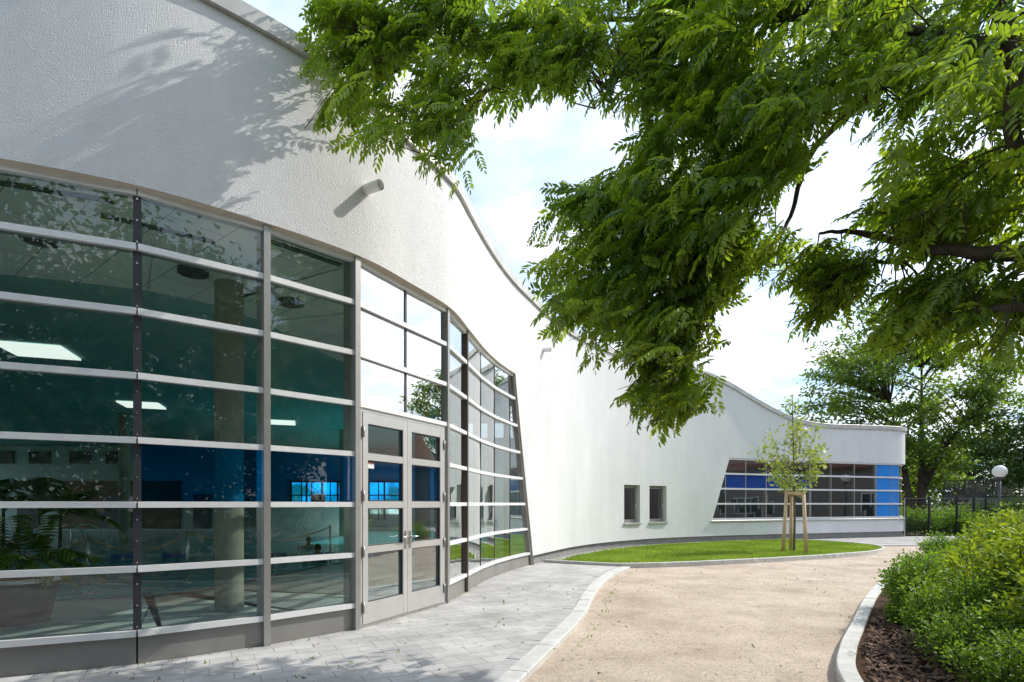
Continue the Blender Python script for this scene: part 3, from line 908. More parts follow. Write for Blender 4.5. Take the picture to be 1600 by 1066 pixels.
# swimmers: head, neck and shoulders over water, body below the surface
M['skin'] = mat('skin', (0.42, 0.24, 0.16), 0.5, var=0.1)
M['hair'] = mat('dark_hair', (0.03, 0.022, 0.018), 0.6)
def skin_body(name, chain, edges, parent, m):
    me = bpy.data.meshes.new(name)
    off = wloc(parent)
    me.from_pydata([(p[0] - off.x, p[1] - off.y, p[2] - off.z) for p, r in chain], edges, [])
    o = bpy.data.objects.new(name, me); C.objects.link(o); o.parent = parent
    md = o.modifiers.new('Skin', 'SKIN')
    for i, (p, r) in enumerate(chain): me.skin_vertices[0].data[i].radius = (r, r)
    me.skin_vertices[0].data[0].use_root = True
    md.use_smooth_shade = True
    o.modifiers.new('Sub', 'SUBSURF').levels = 1
    o.modifiers['Sub'].render_levels = 2
    me.materials.append(m)
    return o
def swimmer(px, py, Y, label):
    c = AT(px, py, Y); x, y, z = c.x, c.y, max(c.z, 0.02)
    r_ = thing('person', (x, y, -0.06), label, 'person', 'swimmers in the pool')
    me = bpy.data.meshes.new('x')
    ch = [((x, y + .35, z - .62), .15), ((x, y + .2, z - .42), .17), ((x, y + .04, z - .2), .15), ((x, y, z - .1), .06), ((x, y - .01, z + .0), .085), ((x, y, z + .08), .095), ((x, y, z + .13), .07),
          ((x - .19, y + .03, z - .19), .065), ((x - .30, y - .18, z - .26), .05), ((x - .2, y - .42, z - .16), .04), ((x - .16, y - .55, z - .14), .035),
          ((x + .19, y + .03, z - .19), .065), ((x + .30, y - .18, z - .26), .05), ((x + .2, y - .42, z - .16), .04), ((x + .16, y - .55, z - .14), .035),
          ((x - .1, y + .7, z - .7), .09), ((x - .12, y + 1.1, z - .75), .06), ((x + .1, y + .7, z - .7), .09), ((x + .12, y + 1.1, z - .75), .06)]
    ed = [(0, 1), (1, 2), (2, 3), (3, 4), (4, 5), (5, 6), (2, 7), (7, 8), (8, 9), (9, 10), (2, 11), (11, 12), (12, 13), (13, 14), (0, 15), (15, 16), (0, 17), (17, 18)]
    bpy.data.meshes.remove(me)
    skin_body('body', ch, ed, r_, M['skin'])
    h = MB(); h.lathe((x, y + 0.015, z + 0.06), [(0.088, -0.05), (0.102, 0.0), (0.1, 0.05), (0.075, 0.1), (0.03, 0.125), (0.0, 0.128)], 18); h.build('hair', M['hair'], r_)
swimmer(496, 860, 16.0, 'dark haired swimmer with head above water, nearer of two in the pool')
swimmer(482, 846, 21.0, 'dark haired swimmer farther out in the pool beyond the other')

# room behind the ribbon window
ar = MB()
ar.box(7.5, 19.0, 29.5, 29.6, 0.0, 4.4); ar.build('room_wall', mat('room_wall', (0.34, 0.33, 0.32), 0.8, var=0.25, vscale=0.8), bld)
ar = MB(); ar.poly(annex, 3.62); ar.build('room_ceiling', M['hall_wall'], bld)
ar = MB(); ar.poly([(p[0] - 0.0, p[1] + 0.1) for p in annf] + [(19, 34.5), (7.5, 34.5)], 0.05); ar.build('room_floor', M['brown_wall'], bld)

# ------------------------------------------------------------------ ground, path, paving, lawn, bed
def ground_mat(name, c1, c2, c3, s1=0.5, s2=60, bump=0.5, bs=90, bd=0.02):
    m = bpy.data.materials.new(name); m.use_nodes = True
    t = m.node_tree; p = t.nodes['Principled BSDF']; n = t.nodes.new; L = t.links.new
    p.inputs['Roughness'].default_value = 0.95; p.inputs['Specular IOR Level'].default_value = 0.1
    co = n('ShaderNodeTexCoord')
    a = n('ShaderNodeTexNoise'); a.inputs['Scale'].default_value = s1; a.inputs['Detail'].default_value = 11; a.inputs['Roughness'].default_value = 0.68; L(co.outputs['Object'], a.inputs['Vector'])
    r = n('ShaderNodeValToRGB'); r.color_ramp.elements[0].position = 0.36; r.color_ramp.elements[0].color = (*c1, 1); r.color_ramp.elements[1].position = 0.64; r.color_ramp.elements[1].color = (*c2, 1)
    L(a.outputs['Fac'], r.inputs['Fac'])
    b = n('ShaderNodeTexVoronoi'); b.inputs['Scale'].default_value = s2; L(co.outputs['Object'], b.inputs['Vector'])
    mm = n('ShaderNodeMix'); mm.data_type = 'RGBA'; mm.blend_type = 'OVERLAY'; mm.inputs['Factor'].default_value = 0.55
    L(r.outputs['Color'], mm.inputs['A'])
    r2 = n('ShaderNodeValToRGB'); r2.color_ramp.elements[0].color = (*c3, 1); r2.color_ramp.elements[1].color = (0.75, 0.72, 0.68, 1)
    sp = n('ShaderNodeSeparateColor'); L(b.outputs['Color'], sp.inputs[0]); L(sp.outputs[0], r2.inputs['Fac'])
    L(r2.outputs['Color'], mm.inputs['B']); L(mm.outputs['Result'], p.inputs['Base Color'])
    no = n('ShaderNodeTexNoise'); no.inputs['Scale'].default_value = bs; no.inputs['Detail'].default_value = 5; L(co.outputs['Object'], no.inputs['Vector'])
    bp_ = n('ShaderNodeBump'); bp_.inputs['Strength'].default_value = bump; bp_.inputs['Distance'].default_value = bd; L(no.outputs['Fac'], bp_.inputs['Height'])
    L(bp_.outputs['Normal'], p.inputs['Normal'])
    return m
M['gravel'] = ground_mat('fine_gravel', (0.375, 0.31, 0.25), (0.545, 0.47, 0.39), (0.34, 0.325, 0.32), 0.8, 70, 0.55, 110, 0.015)
M['earth'] = ground_mat('earth', (0.10, 0.13, 0.05), (0.16, 0.15, 0.09), (0.2, 0.2, 0.2), 0.3, 20, 0.5, 20, 0.05)
M['mulch'] = ground_mat('bark_mulch', (0.055, 0.030, 0.020), (0.12, 0.07, 0.045), (0.1, 0.09, 0.09), 3, 45, 1.0, 45, 0.04)
M['lawnbase'] = ground_mat('lawn_soil', (0.16, 0.25, 0.03), (0.21, 0.31, 0.045), (0.3, 0.3, 0.3), 0.8, 50, 0.6, 60, 0.02)

def paver_mat(name, rot, bw, rh, c1, c2, mort):
    m = bpy.data.materials.new(name); m.use_nodes = True
    t = m.node_tree; p = t.nodes['Principled BSDF']; n = t.nodes.new; L = t.links.new
    p.inputs['Roughness'].default_value = 0.85; p.inputs['Specular IOR Level'].default_value = 0.25
    co = n('ShaderNodeTexCoord'); mp = n('ShaderNodeMapping'); mp.inputs['Rotation'].default_value = (0, 0, R(rot)); L(co.outputs['Object'], mp.inputs['Vector'])
    b = n('ShaderNodeTexBrick'); b.inputs['Scale'].default_value = 1.0; b.inputs['Brick Width'].default_value = bw; b.inputs['Row Height'].default_value = rh
    b.inputs['Mortar Size'].default_value = 0.0045; b.inputs['Mortar Smooth'].default_value = 0.3; b.inputs['Bias'].default_value = 0.0
    b.offset = 0.5
    b.inputs['Color1'].default_value = (*c1, 1); b.inputs['Color2'].default_value = (*c2, 1); b.inputs['Mortar'].default_value = (*mort, 1)
    L(mp.outputs[0], b.inputs['Vector'])
    a = n('ShaderNodeTexNoise'); a.inputs['Scale'].default_value = 1.1; a.inputs['Detail'].default_value = 9; a.inputs['Roughness'].default_value = 0.68; L(co.outputs['Object'], a.inputs['Vector'])
    rp = n('ShaderNodeMapRange'); rp.inputs['From Min'].default_value = 0.3; rp.inputs['From Max'].default_value = 0.7; rp.inputs['To Min'].default_value = 0.62; rp.inputs['To Max'].default_value = 1.16; L(a.outputs['Fac'], rp.inputs['Value'])
    a2 = n('ShaderNodeTexNoise'); a2.inputs['Scale'].default_value = 140; a2.inputs['Detail'].default_value = 3; L(co.outputs['Object'], a2.inputs['Vector'])
    rp2 = n('ShaderNodeMapRange'); rp2.inputs['From Min'].default_value = 0.3; rp2.inputs['From Max'].default_value = 0.7; rp2.inputs['To Min'].default_value = 0.75; rp2.inputs['To Max'].default_value = 1.15; L(a2.outputs['Fac'], rp2.inputs['Value'])
    mu = n('ShaderNodeMath'); mu.operation = 'MULTIPLY'; L(rp.outputs['Result'], mu.inputs[0]); L(rp2.outputs['Result'], mu.inputs[1])
    mm = n('ShaderNodeMix'); mm.data_type = 'RGBA'; mm.blend_type = 'MULTIPLY'; mm.inputs['Factor'].default_value = 1
    L(b.outputs['Color'], mm.inputs['A']); L(mu.outputs[0], mm.inputs['B']); L(mm.outputs['Result'], p.inputs['Base Color'])
    bp_ = n('ShaderNodeBump'); bp_.inputs['Strength'].default_value = 0.8; bp_.inputs['Distance'].default_value = 0.006; bp_.invert = True; L(b.outputs['Fac'], bp_.inputs['Height'])
    L(bp_.outputs['Normal'], p.inputs['Normal'])
    return m
M['paver'] = paver_mat('grey_pavers', -28, 0.40, 0.20, (0.55, 0.54, 0.52), (0.47, 0.46, 0.445), (0.30, 0.285, 0.25))
M['paver_far'] = paver_mat('pale_pavers', 20, 0.40, 0.20, (0.48, 0.47, 0.45), (0.44, 0.43, 0.41), (0.2, 0.2, 0.19))
M['kerb'] = mat('concrete_kerb', (0.60, 0.59, 0.56), 0.85, var=0.22, vscale=5, bump=0.25, bscale=90)

g_ = MB(); g_.poly([(-1500, -1500), (1500, -1500), (1500, 1500), (-1500, 1500)], -0.12)
tag(g_.build('ground', M['earth']), kind='structure')

KERB = [(-4.2, -6.0), (-2.6, -2.0), (-1.35, 1.2), (-0.55, 3.2), (0.0, 4.75), (0.47, 6.18), (0.86, 7.4), (1.12, 8.4), (1.36, 9.5), (1.72, 10.9), (2.25, 12.5), (2.86, 13.75)]
KC = catmull(KERB, 14)
LFRONT = [(0.86, 15.0), (2.0, 14.35), (2.93, 14.1), (4.95, 14.66), (8.1, 16.0), (10.8, 17.45), (12.3, 18.8), (13.0, 20.0), (13.15, 21.2), (12.7, 22.8), (11.6, 24.3)]
LC = catmull(LFRONT, 14)
BED = [(1.2, -9.0), (1.5, -3.0), (1.9, 1.2), (2.35, 3.4), (2.85, 4.94), (3.42, 5.95), (4.4, 7.35), (6.05, 9.65), (8.5, 12.7), (11.4, 15.8), (14.5, 18.4), (19, 20.2), (26, 21)]
BC = catmull(BED, 14)

gp = MB(); gp.poly([(-6, -10), (6, -10), (12, -2), (30, 10), (30, 24), (12, 24.5), (5, 19), (0, 12), (-3, 3)], -0.05)
tag(gp.build('gravel_path', M['gravel']), kind='structure')
pv = MB()
facw = [tuple(cpt(s) + cn(s) * 0.0) for s in srange(s_near((-20, 2.6)), s_near((0.80, 15.2)), 0.3)]
pv.poly(facw + [tuple(p) for p in LC[:24]][0:24] + [tuple(p) for p in KC[::-1]] + [(-12, -8), (-22, -4)], 0.0)
tag(pv.build('pavement', M['paver']), kind='structure')

def kerb(name, line, width, z0, z1, seglen, m, side=1, gap=0.008, ch=0.012):
    """kerb stones along a line; side: to which hand the stone's width lies"""
    line = np.asarray(line)
    sg = np.concatenate([[0], np.cumsum(np.linalg.norm(np.diff(line, axis=0), axis=1))])
    def P(s): return np.array([np.interp(s, sg, line[:, 0]), np.interp(s, sg, line[:, 1])])
    mb = MB()
    s = 0.0
    while s < sg[-1] - 0.05:
        e = min(s + seglen, sg[-1])
        k = max(2, int((e - gap - s) / 0.12))
        rows = []
        jz = random.uniform(-0.003, 0.003)
        for i in range(k + 1):
            q = s + (e - gap - s) * i / k
            p = P(q); t = P(q + 0.05) - P(q - 0.05); t /= np.linalg.norm(t); n = np.array([t[1], -t[0]]) * side
            a = p; b = p + n * width
            rows.append([(*a, z0), (*a, z1 - ch + jz), (*(a + n * ch), z1 + jz), (*(b - n * ch), z1 + jz), (*b, z1 - ch + jz), (*b, z0)])
        b0 = len(mb.v)
        mb.grid(rows)
        nn = 6
        mb.f.append(tuple(b0 + i for i in range(nn))); mb.sm.append(False)
        mb.f.append(tuple(b0 + k * nn + i for i in reversed(range(nn)))); mb.sm.append(False)
        s = e
    for i in range(len(mb.sm)): mb.sm[i] = False
    o = mb.build(name, m); tag(o, kind='structure'); return o
kerb('path_kerb', KC, 0.20, -0.12, 0.022, 1.0, M['kerb'], -1)
# row of border pavers inside the kerb
KB = np.array([p for p in KC]); 
tng = np.gradient(KB, axis=0); tng /= np.linalg.norm(tng, axis=1)[:, None]
KB2 = KB + np.stack([-tng[:, 1], tng[:, 0]], 1) * 0.205
kerb('border_pavers', KB2, 0.15, -0.1, 0.006, 0.20, mat('border_paver', (0.45, 0.445, 0.43), 0.85, var=0.25, vscale=4), -1, gap=0.006, ch=0.004)
kerb('lawn_kerb', LC, 0.10, -0.12, 0.075, 1.0, M['kerb'], -1)
kerb('bed_kerb', BC, 0.16, -0.12, 0.06, 1.0, M['kerb'], 1)
# narrow strip between wall and lawn
LB = [tuple(cpt(s) + cn(s) * 0.42) for s in srange(s_near((0.9, 15.4)), s_near((11.2, 24.4)), 0.3)]
sp_ = MB(); wl = [tuple(cpt(s) + cn(s) * 0.03) for s in srange(s_near((0.80, 15.2)), s_near((11.2, 24.4)), 0.3)]
sp_.grid([[(*p, 0.012) for p in wl], [(*p, 0.012) for p in LB]])
tag(sp_.build('wall_strip', mat('grey_grit', (0.34, 0.33, 0.31), 0.9, var=0.3, vscale=12, bump=0.5, bscale=60)), kind='structure')
kerb('strip_edging', LB, 0.05, -0.1, 0.045, 1.0, M['kerb'], -1)
lawn_poly = [tuple(p) for p in LC] + [tuple(p) for p in LB[::-1]]
lw_ = MB(); lw_.poly(lawn_poly, 0.02); tag(lw_.build('lawn', M['lawnbase']), kind='structure')
fp = MB(); fp.poly([tuple(cpt(s) + cn(s) * 0.0) for s in srange(s_near((11.0, 24.3)), s_near((18.65, 27.25)), 0.4)] + [(22.5, 27.6), (24, 22.2), (18, 21.6), (13.2, 21.5), (12.7, 22.8), (11.6, 24.2)], -0.015)
tag(fp.build('far_pavement', M['paver_far']), kind='structure')
kerb('far_kerb', [(13.3, 21.45), (16, 21.5), (18, 21.55), (24, 22.1)], 0.12, -0.1, 0.0, 1.0, M['kerb'], 1)
bd = MB(); bd.poly([tuple(p) for p in BC[::-1]] + [(9, -10), (14, 2), (34, 14), (30, 20)], 0.02)
tag(bd.build('planting_bed', M['mulch']), kind='structure')

def in_poly(px, py, poly):
    poly = np.asarray(poly); x0, y0 = poly[:, 0], poly[:, 1]; x1, y1 = np.roll(x0, -1), np.roll(y0, -1)
    r = np.zeros(len(px), bool)
    for a, b, c, d in zip(x0, y0, x1, y1):
        if b == d: continue
        cnd = ((b > py) != (d > py)) & (px < (c - a) * (py - b) / (d - b) + a)
        r ^= cnd
    return r
def sample_poly(poly, n):
    poly = np.asarray(poly, float); lo, hi = poly.min(0), poly.max(0); o = []
    tot = 0
    while tot < n:
        q = rng.uniform(lo, hi, (n * 2, 2)); q = q[in_poly(q[:, 0], q[:, 1], poly)]; o.append(q); tot += len(q)
    return np.concatenate(o)[:n]

# grass blades
def blades(name, xy, z, hmin, hmax, wd, m):
    n = len(xy)
    h = rng.uniform(hmin, hmax, n); a = rng.uniform(0, 2 * np.pi, n); lean = rng.normal(0, 0.45, (n, 2)) * h[:, None]
    b = np.concatenate([xy, np.full((n, 1), z)], 1)
    dx = np.stack([np.cos(a), np.sin(a), np.zeros(n)], 1) * wd
    tip = b + np.concatenate([lean, h[:, None]], 1)
    midp = b + np.concatenate([lean * 0.35, h[:, None] * 0.55], 1)
    V = np.stack([b - dx, b + dx, midp + dx * 0.8, tip, midp - dx * 0.8], 1).reshape(-1, 3)
    Fc = np.arange(n * 5).reshape(n, 5)
    # tufty colour: neighbouring blades share a tone
    tn = 0.5 + 0.33 * np.sin(xy[:, 0] * 2.1 + np.sin(xy[:, 1] * 1.7) * 2) + rng.normal(0, 0.2, n)
    return mesh_np(name, V, Fc, 5, m, tone=np.repeat(np.clip(tn, 0, 1), 5))
M['grass'] = leaf_mat('grass_blade', (0.18, 0.28, 0.045), (0.34, 0.44, 0.10), (1.3, 1.3, 0.6), 0.4, 0.02)
lp = np.asarray(lawn_poly)
gb_ = blades('grass', sample_poly(lawn_poly, 60000), 0.02, 0.03, 0.075, 0.006, M['grass'])
tag(gb_, 'short bright green grass of the lawn', 'grass', kind='stuff')

# loose stones and twigs on the path, bark chips in the bed
def chips(name, xy, z, smin, smax, flat, m, elong=1.0):
    n = len(xy)
    sz = rng.uniform(smin, smax, n); a = rng.uniform(0, 2 * np.pi, n); tl = rng.normal(0, 0.35, (n, 2))
    ca, sa = np.cos(a), np.sin(a)
    loc = np.array([[-1, -0.5, 0], [1, -0.45, 0], [0.8, 0.5, 0], [-0.9, 0.45, 0], [-0.7, -0.3, 1], [0.7, -0.3, 1], [0.6, 0.35, 1], [-0.6, 0.3, 1]])
    V = np.repeat(loc[None], n, 0) * np.stack([sz * elong, sz, sz * flat], 1)[:, None, :]
    V = V * rng.uniform(0.7, 1.3, (n, 8, 3))
    x = V[:, :, 0] * ca[:, None] - V[:, :, 1] * sa[:, None]; y = V[:, :, 0] * sa[:, None] + V[:, :, 1] * ca[:, None]
    zz_ = V[:, :, 2] + x * tl[:, :1] + y * tl[:, 1:]
    W = np.stack([x + xy[:, :1], y + xy[:, 1:], zz_ + z + (np.abs(tl).sum(1) * sz * elong * 0.5)[:, None]], 2).reshape(-1, 3)
    fq = np.array([[4, 5, 6, 7], [0, 1, 5, 4], [1, 2, 6, 5], [2, 3, 7, 6], [3, 0, 4, 7]])
    Fc = (fq[None] + np.arange(n)[:, None, None] * 8).reshape(-1, 4)
    return mesh_np(name, W, Fc, 4, m, tone=np.repeat(rng.uniform(0, 1, n), 8))
def tone_mat(name, c1, c2, rough=0.9):
    m = bpy.data.materials.new(name); m.use_nodes = True; t = m.node_tree; p = t.nodes['Principled BSDF']
    a = t.nodes.new('ShaderNodeAttribute'); a.attribute_name = 'tone'; r = t.nodes.new('ShaderNodeValToRGB')
    r.color_ramp.elements[0].color = (*c1, 1); r.color_ramp.elements[1].color = (*c2, 1)
    t.links.new(a.outputs['Fac'], r.inputs['Fac']); t.links.new(r.outputs['Color'], p.inputs['Base Color']); p.inputs['Roughness'].default_value = rough
    return m
path_poly = [tuple(p) for p in KC[45:]] + [tuple(p) for p in LC[30:110]] + [tuple(p) for p in BC[138:38:-1]]
o = chips('loose_gravel', sample_poly(path_poly, 7000), -0.05, 0.003, 0.007, 0.6, tone_mat('loose_stone', (0.33, 0.26, 0.21), (0.58, 0.50, 0.42)))
tag(o, 'loose small stones scattered over the beige gravel path', 'gravel', kind='stuff')
o = chips('fallen_twigs', np.concatenate([sample_poly(path_poly, 70), np.array([[x + random.gauss(0.25, .12), y] for x, y in KC[60:150:2]])]), -0.05, 0.002, 0.005, 0.5, tone_mat('twig_litter', (0.06, 0.04, 0.025), (0.25, 0.18, 0.1)), 6.0)
tag(o, 'dry twigs and leaf litter on the gravel path', 'litter', kind='stuff')
bed_poly = [tuple(p) for p in (BC + np.array([0.25, -0.1]))[48:]] + [(30, 16), (12, 6), (5, 0)]
o = chips('bark_chips', np.concatenate([sample_poly([(2.6, 3.5), (3.08, 4.9), (3.6, 5.85), (4.6, 7.25), (7.4, 10.6), (9, 9.5), (6, 3)], 13000), sample_poly(bed_poly, 5000)]), 0.02, 0.012, 0.035, 0.35, tone_mat('bark_chip', (0.03, 0.016, 0.011), (0.20, 0.115, 0.075)), 1.7)
tag(o, 'dark brown bark mulch chips covering the planting bed', 'mulch', kind='stuff')

wp = []
for s_ in np.arange(s_near((-6, 4.6)), s_near((0.8, 15.0)), 0.05):
    if rng.uniform() < 0.35: continue
    k = int(rng.integers(0, 5)) if rng.uniform() < 0.35 else 1
    for _ in range(k):
        o_ = abs(rng.normal(0.03, 0.02)) + 0.02; q_ = cpt(s_ + rng.normal(0, 0.02)) + cn(s_) * o_; wp.append(q_)
for i_ in range(22):
    k = KC[rng.integers(60, len(KC))] + rng.normal(0.24, 0.03, 2) * np.array([1, -0.3]); wp += [k + rng.normal(0, 0.02, 2) for _ in range(4)]
for i_ in range(22):
    k = sample_poly([(-4.5, 4.8), (-1.2, 7.6), (0.3, 12), (1.4, 11), (0.2, 6), (-0.5, 3.8)], 1)[0]; wp += [k + rng.normal(0, 0.015, 2) for _ in range(5)]
wo = blades('weeds', np.array(wp), -0.005, 0.012, 0.045, 0.005, M['grass'])
tag(wo, 'tiny grass weeds in the paving joints along the building base', 'weeds', kind='stuff')
lf_ = chips('fallen_leaves', np.concatenate([sample_poly([(-4.5, 4.8), (-1.2, 7.6), (0.3, 12), (1.6, 11), (0.2, 6), (-0.5, 3.8)], 90), sample_poly(path_poly, 220)]), 0.0, 0.008, 0.017, 0.12, tone_mat('fallen_leaf', (0.16, 0.10, 0.03), (0.30, 0.33, 0.06)), 1.5)
tag(lf_, 'small fallen leaves scattered on paving and path', 'leaves', kind='stuff')

# ------------------------------------------------------------------ foliage builders
def norm(a): return a / np.maximum(np.linalg.norm(a, axis=-1, keepdims=True), 1e-9)
def leaf_arrays(P, D, U, L, W, fold=0.25, droop=0.15):
    """6-vertex pointed leaves folded at the midrib: two quads each"""
    D = norm(D); S_ = norm(np.cross(D, U)); Nn = np.cross(S_, D)
    L = L[:, None]; W = W[:, None]
    def q(a, b, c): return P + D * L * a + S_ * W * b + Nn * (W * c)
    tipd = -droop * L / np.maximum(W, 1e-6)
    V = np.stack([q(0, 0, 0), q(0.30, 0.46, fold * .5), q(0.68, 0.40, fold * .3 + 0), q(1, 0, 0) - Nn * L * droop, q(0.68, -0.40, fold * .3), q(0.30, -0.46, fold * .5)], 1).reshape(-1, 3)
    n = len(P); b = np.arange(n)[:, None] * 6
    Fc = np.concatenate([b + np.array([[0, 1, 2, 3]]), b + np.array([[0, 3, 4, 5]])], 0)
    return V, Fc
def diamond_arrays(P, D, U, L, W):
    D = norm(D); S_ = norm(np.cross(D, U)); L = L[:, None]; W = W[:, None]
    V = np.stack([P, P + D * L * .45 + S_ * W * .5, P + D * L, P + D * L * .45 - S_ * W * .5], 1).reshape(-1, 3)
    return V, np.arange(len(P) * 4).reshape(-1, 4)

def pinnate(P, D, U, pairs, rl, ll, lw, tone, spread=62):
    """compound leaves: returns leaflet arrays. P base, D direction, U up, rl rachis length array"""
    n = len(P); D = norm(D); S_ = norm(np.cross(D, U)); Nn = norm(np.cross(S_, D))
    oP, oD, oU, oL, oW, oT = [], [], [], [], [], []
    for k in range(pairs + 1):
        f = 0.22 + 0.78 * k / pairs
        c = P + D * (rl * f)[:, None] - Nn * (rl * 0.32 * f * f)[:, None]
        dl = norm(D - Nn * (0.64 * f))
        for sd_ in ((-1, 1) if k < pairs else (0,)):
            an = R(spread) * (1 - 0.25 * f)
            d = dl * math.cos(an) + S_ * (sd_ * math.sin(an)) if sd_ else dl
            d = d + rng.normal(0, 0.10, (n, 3)) - Nn * 0.18
            sc = (0.72 + 0.45 * math.sin(math.pi * min(1, f * 0.85)))
            oP.append(c); oD.append(d); oU.append(Nn + rng.normal(0, 0.22, (n, 3)))
            oL.append(ll * sc * rng.uniform(0.85, 1.15, n)); oW.append(lw * sc * rng.uniform(0.85, 1.15, n)); oT.append(tone + rng.normal(0, 0.05, n))
    return [np.concatenate(x) for x in (oP, oD, oU, oL, oW, oT)]

M['bark'] = mat('rough_bark', (0.10, 0.075, 0.055), 0.9, var=0.5, vscale=9, bump=0.9, bscale=22, bdist=0.05)
M['leaf_near'] = leaf_mat('pinnate_leaf', (0.06, 0.14, 0.022), (0.27, 0.375, 0.045), (2.1, 1.95, 0.55), 0.58, 0.05)
M['leaf_far'] = leaf_mat('broad_leaf', (0.07, 0.145, 0.028), (0.22, 0.30, 0.05), (2.0, 1.9, 0.7), 0.5, 0.05)
M['leaf_dark'] = leaf_mat('dark_leaf', (0.035, 0.085, 0.02), (0.10, 0.16, 0.035), (1.6, 1.6, 0.8), 0.35, 0.05)
M['leaf_young'] = leaf_mat('young_leaf', (0.20, 0.28, 0.06), (0.38, 0.44, 0.11), (1.6, 1.5, 0.7), 0.42, 0.05)
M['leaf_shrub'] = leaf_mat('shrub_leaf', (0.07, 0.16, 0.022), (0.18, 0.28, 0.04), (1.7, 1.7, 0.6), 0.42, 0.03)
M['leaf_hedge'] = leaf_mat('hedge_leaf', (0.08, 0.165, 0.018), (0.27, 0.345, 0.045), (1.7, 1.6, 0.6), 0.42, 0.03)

# ------------------------------------------------------------------ the overhanging tree
TR = Vector((9.6, 3.6, 0))
tree = thing('overhanging_tree', TR, 'large tree with feathery leaflets whose dark green boughs hang over the path', 'tree')
masses = [  # polygon in the photograph, depth at left / right, thickness, twigs
    ([(495, -30), (482, 60), (478, 130), (492, 180), (505, 212), (560, 226), (640, 252), (700, 280), (722, 274), (712, 245), (705, 190), (745, 165), (820, 150), (880, 138), (925, 160), (938, 195), (972, 195), (1005, 160), (1080, 190), (1250, 160), (1250, -40)], 6.2, 6.0, 0.4, 500),
    ([(1040, 150), (1005, 205), (965, 250), (910, 295), (850, 342), (838, 372), (842, 430), (868, 490), (885, 535), (930, 555), (975, 575), (985, 622), (1005, 655), (1060, 655), (1088, 605), (1065, 560), (1080, 515), (1140, 488), (1148, 474), (1105, 430), (1180, 440), (1215, 455), (1225, 435), (1190, 380), (1140, 340), (1230, 280), (1260, 150)], 6.1, 5.9, 0.9, 640),
    ([(1205, 380), (1255, 395), (1330, 430), (1345, 455), (1325, 480), (1290, 488), (1285, 505), (1250, 515), (1248, 488), (1275, 462), (1240, 430)], 6.4, 6.0, 0.4, 60),
    ([(960, 470), (985, 622), (1005, 655), (1060, 655), (1088, 605), (1075, 540), (1060, 470)], 6.05, 5.95, 0.4, 50),
    ([(1050, -70), (1050, 150), (1150, 250), (1240, 285), (1330, 296), (1400, 275), (1480, 280), (1600, 280), (1760, 290), (1760, -70)], 6.0, 4.6, 1.3, 430),
    ([(1320, 285), (1345, 365), (1430, 400), (1500, 395), (1600, 405), (1760, 420), (1760, 240), (1300, 240)], 6.0, 5.0, 0.9, 170),
    ([(1420, 430), (1375, 490), (1365, 535), (1375, 555), (1430, 565), (1480, 580), (1540, 565), (1600, 550), (1760, 540), (1760, 400), (1550, 415)], 5.6, 4.8, 0.7, 190),
]
def P3(px, py, d): return np.stack([(px - 800) / F * d, d, EYE + (787 - py) / F * d], 1)
HUB = np.array([8.6, 3.9, 5.6])
tw_p, tw_d = [], []
for poly, dl_, dr_, th_, cnt in masses:
    # clumped: seeds first, then twigs around the seeds
    poly = np.asarray(poly, float)
    seeds = sample_poly(poly, max(10, cnt // 5))
    q = seeds[rng.integers(0, len(seeds), cnt * 3)] + rng.normal(0, 20, (cnt * 3, 2))
    q = q[in_poly(q[:, 0], q[:, 1], poly)][:cnt]
    lo, hi = poly[:, 0].min(), poly[:, 0].max()
    d = dl_ + (dr_ - dl_) * (q[:, 0] - lo) / (hi - lo) + rng.normal(0, th_ * 0.45, len(q))
    if dl_ == 6.2: d -= 0.45 * np.clip((q[:, 1] - 110) / 190, 0, 1)
    # higher parts of a mass recede a little
    p = P3(q[:, 0], q[:, 1], d)
    tw_p.append(p)
    od = norm(p - HUB) * np.array([1, 1, 0.2])
    tw_d.append(norm(od + np.array([-0.10, 0.0, -0.22]) + rng.normal(0, 0.52, (len(p), 3))))
vis_p = np.concatenate(tw_p); vis_d = np.concatenate(tw_d)
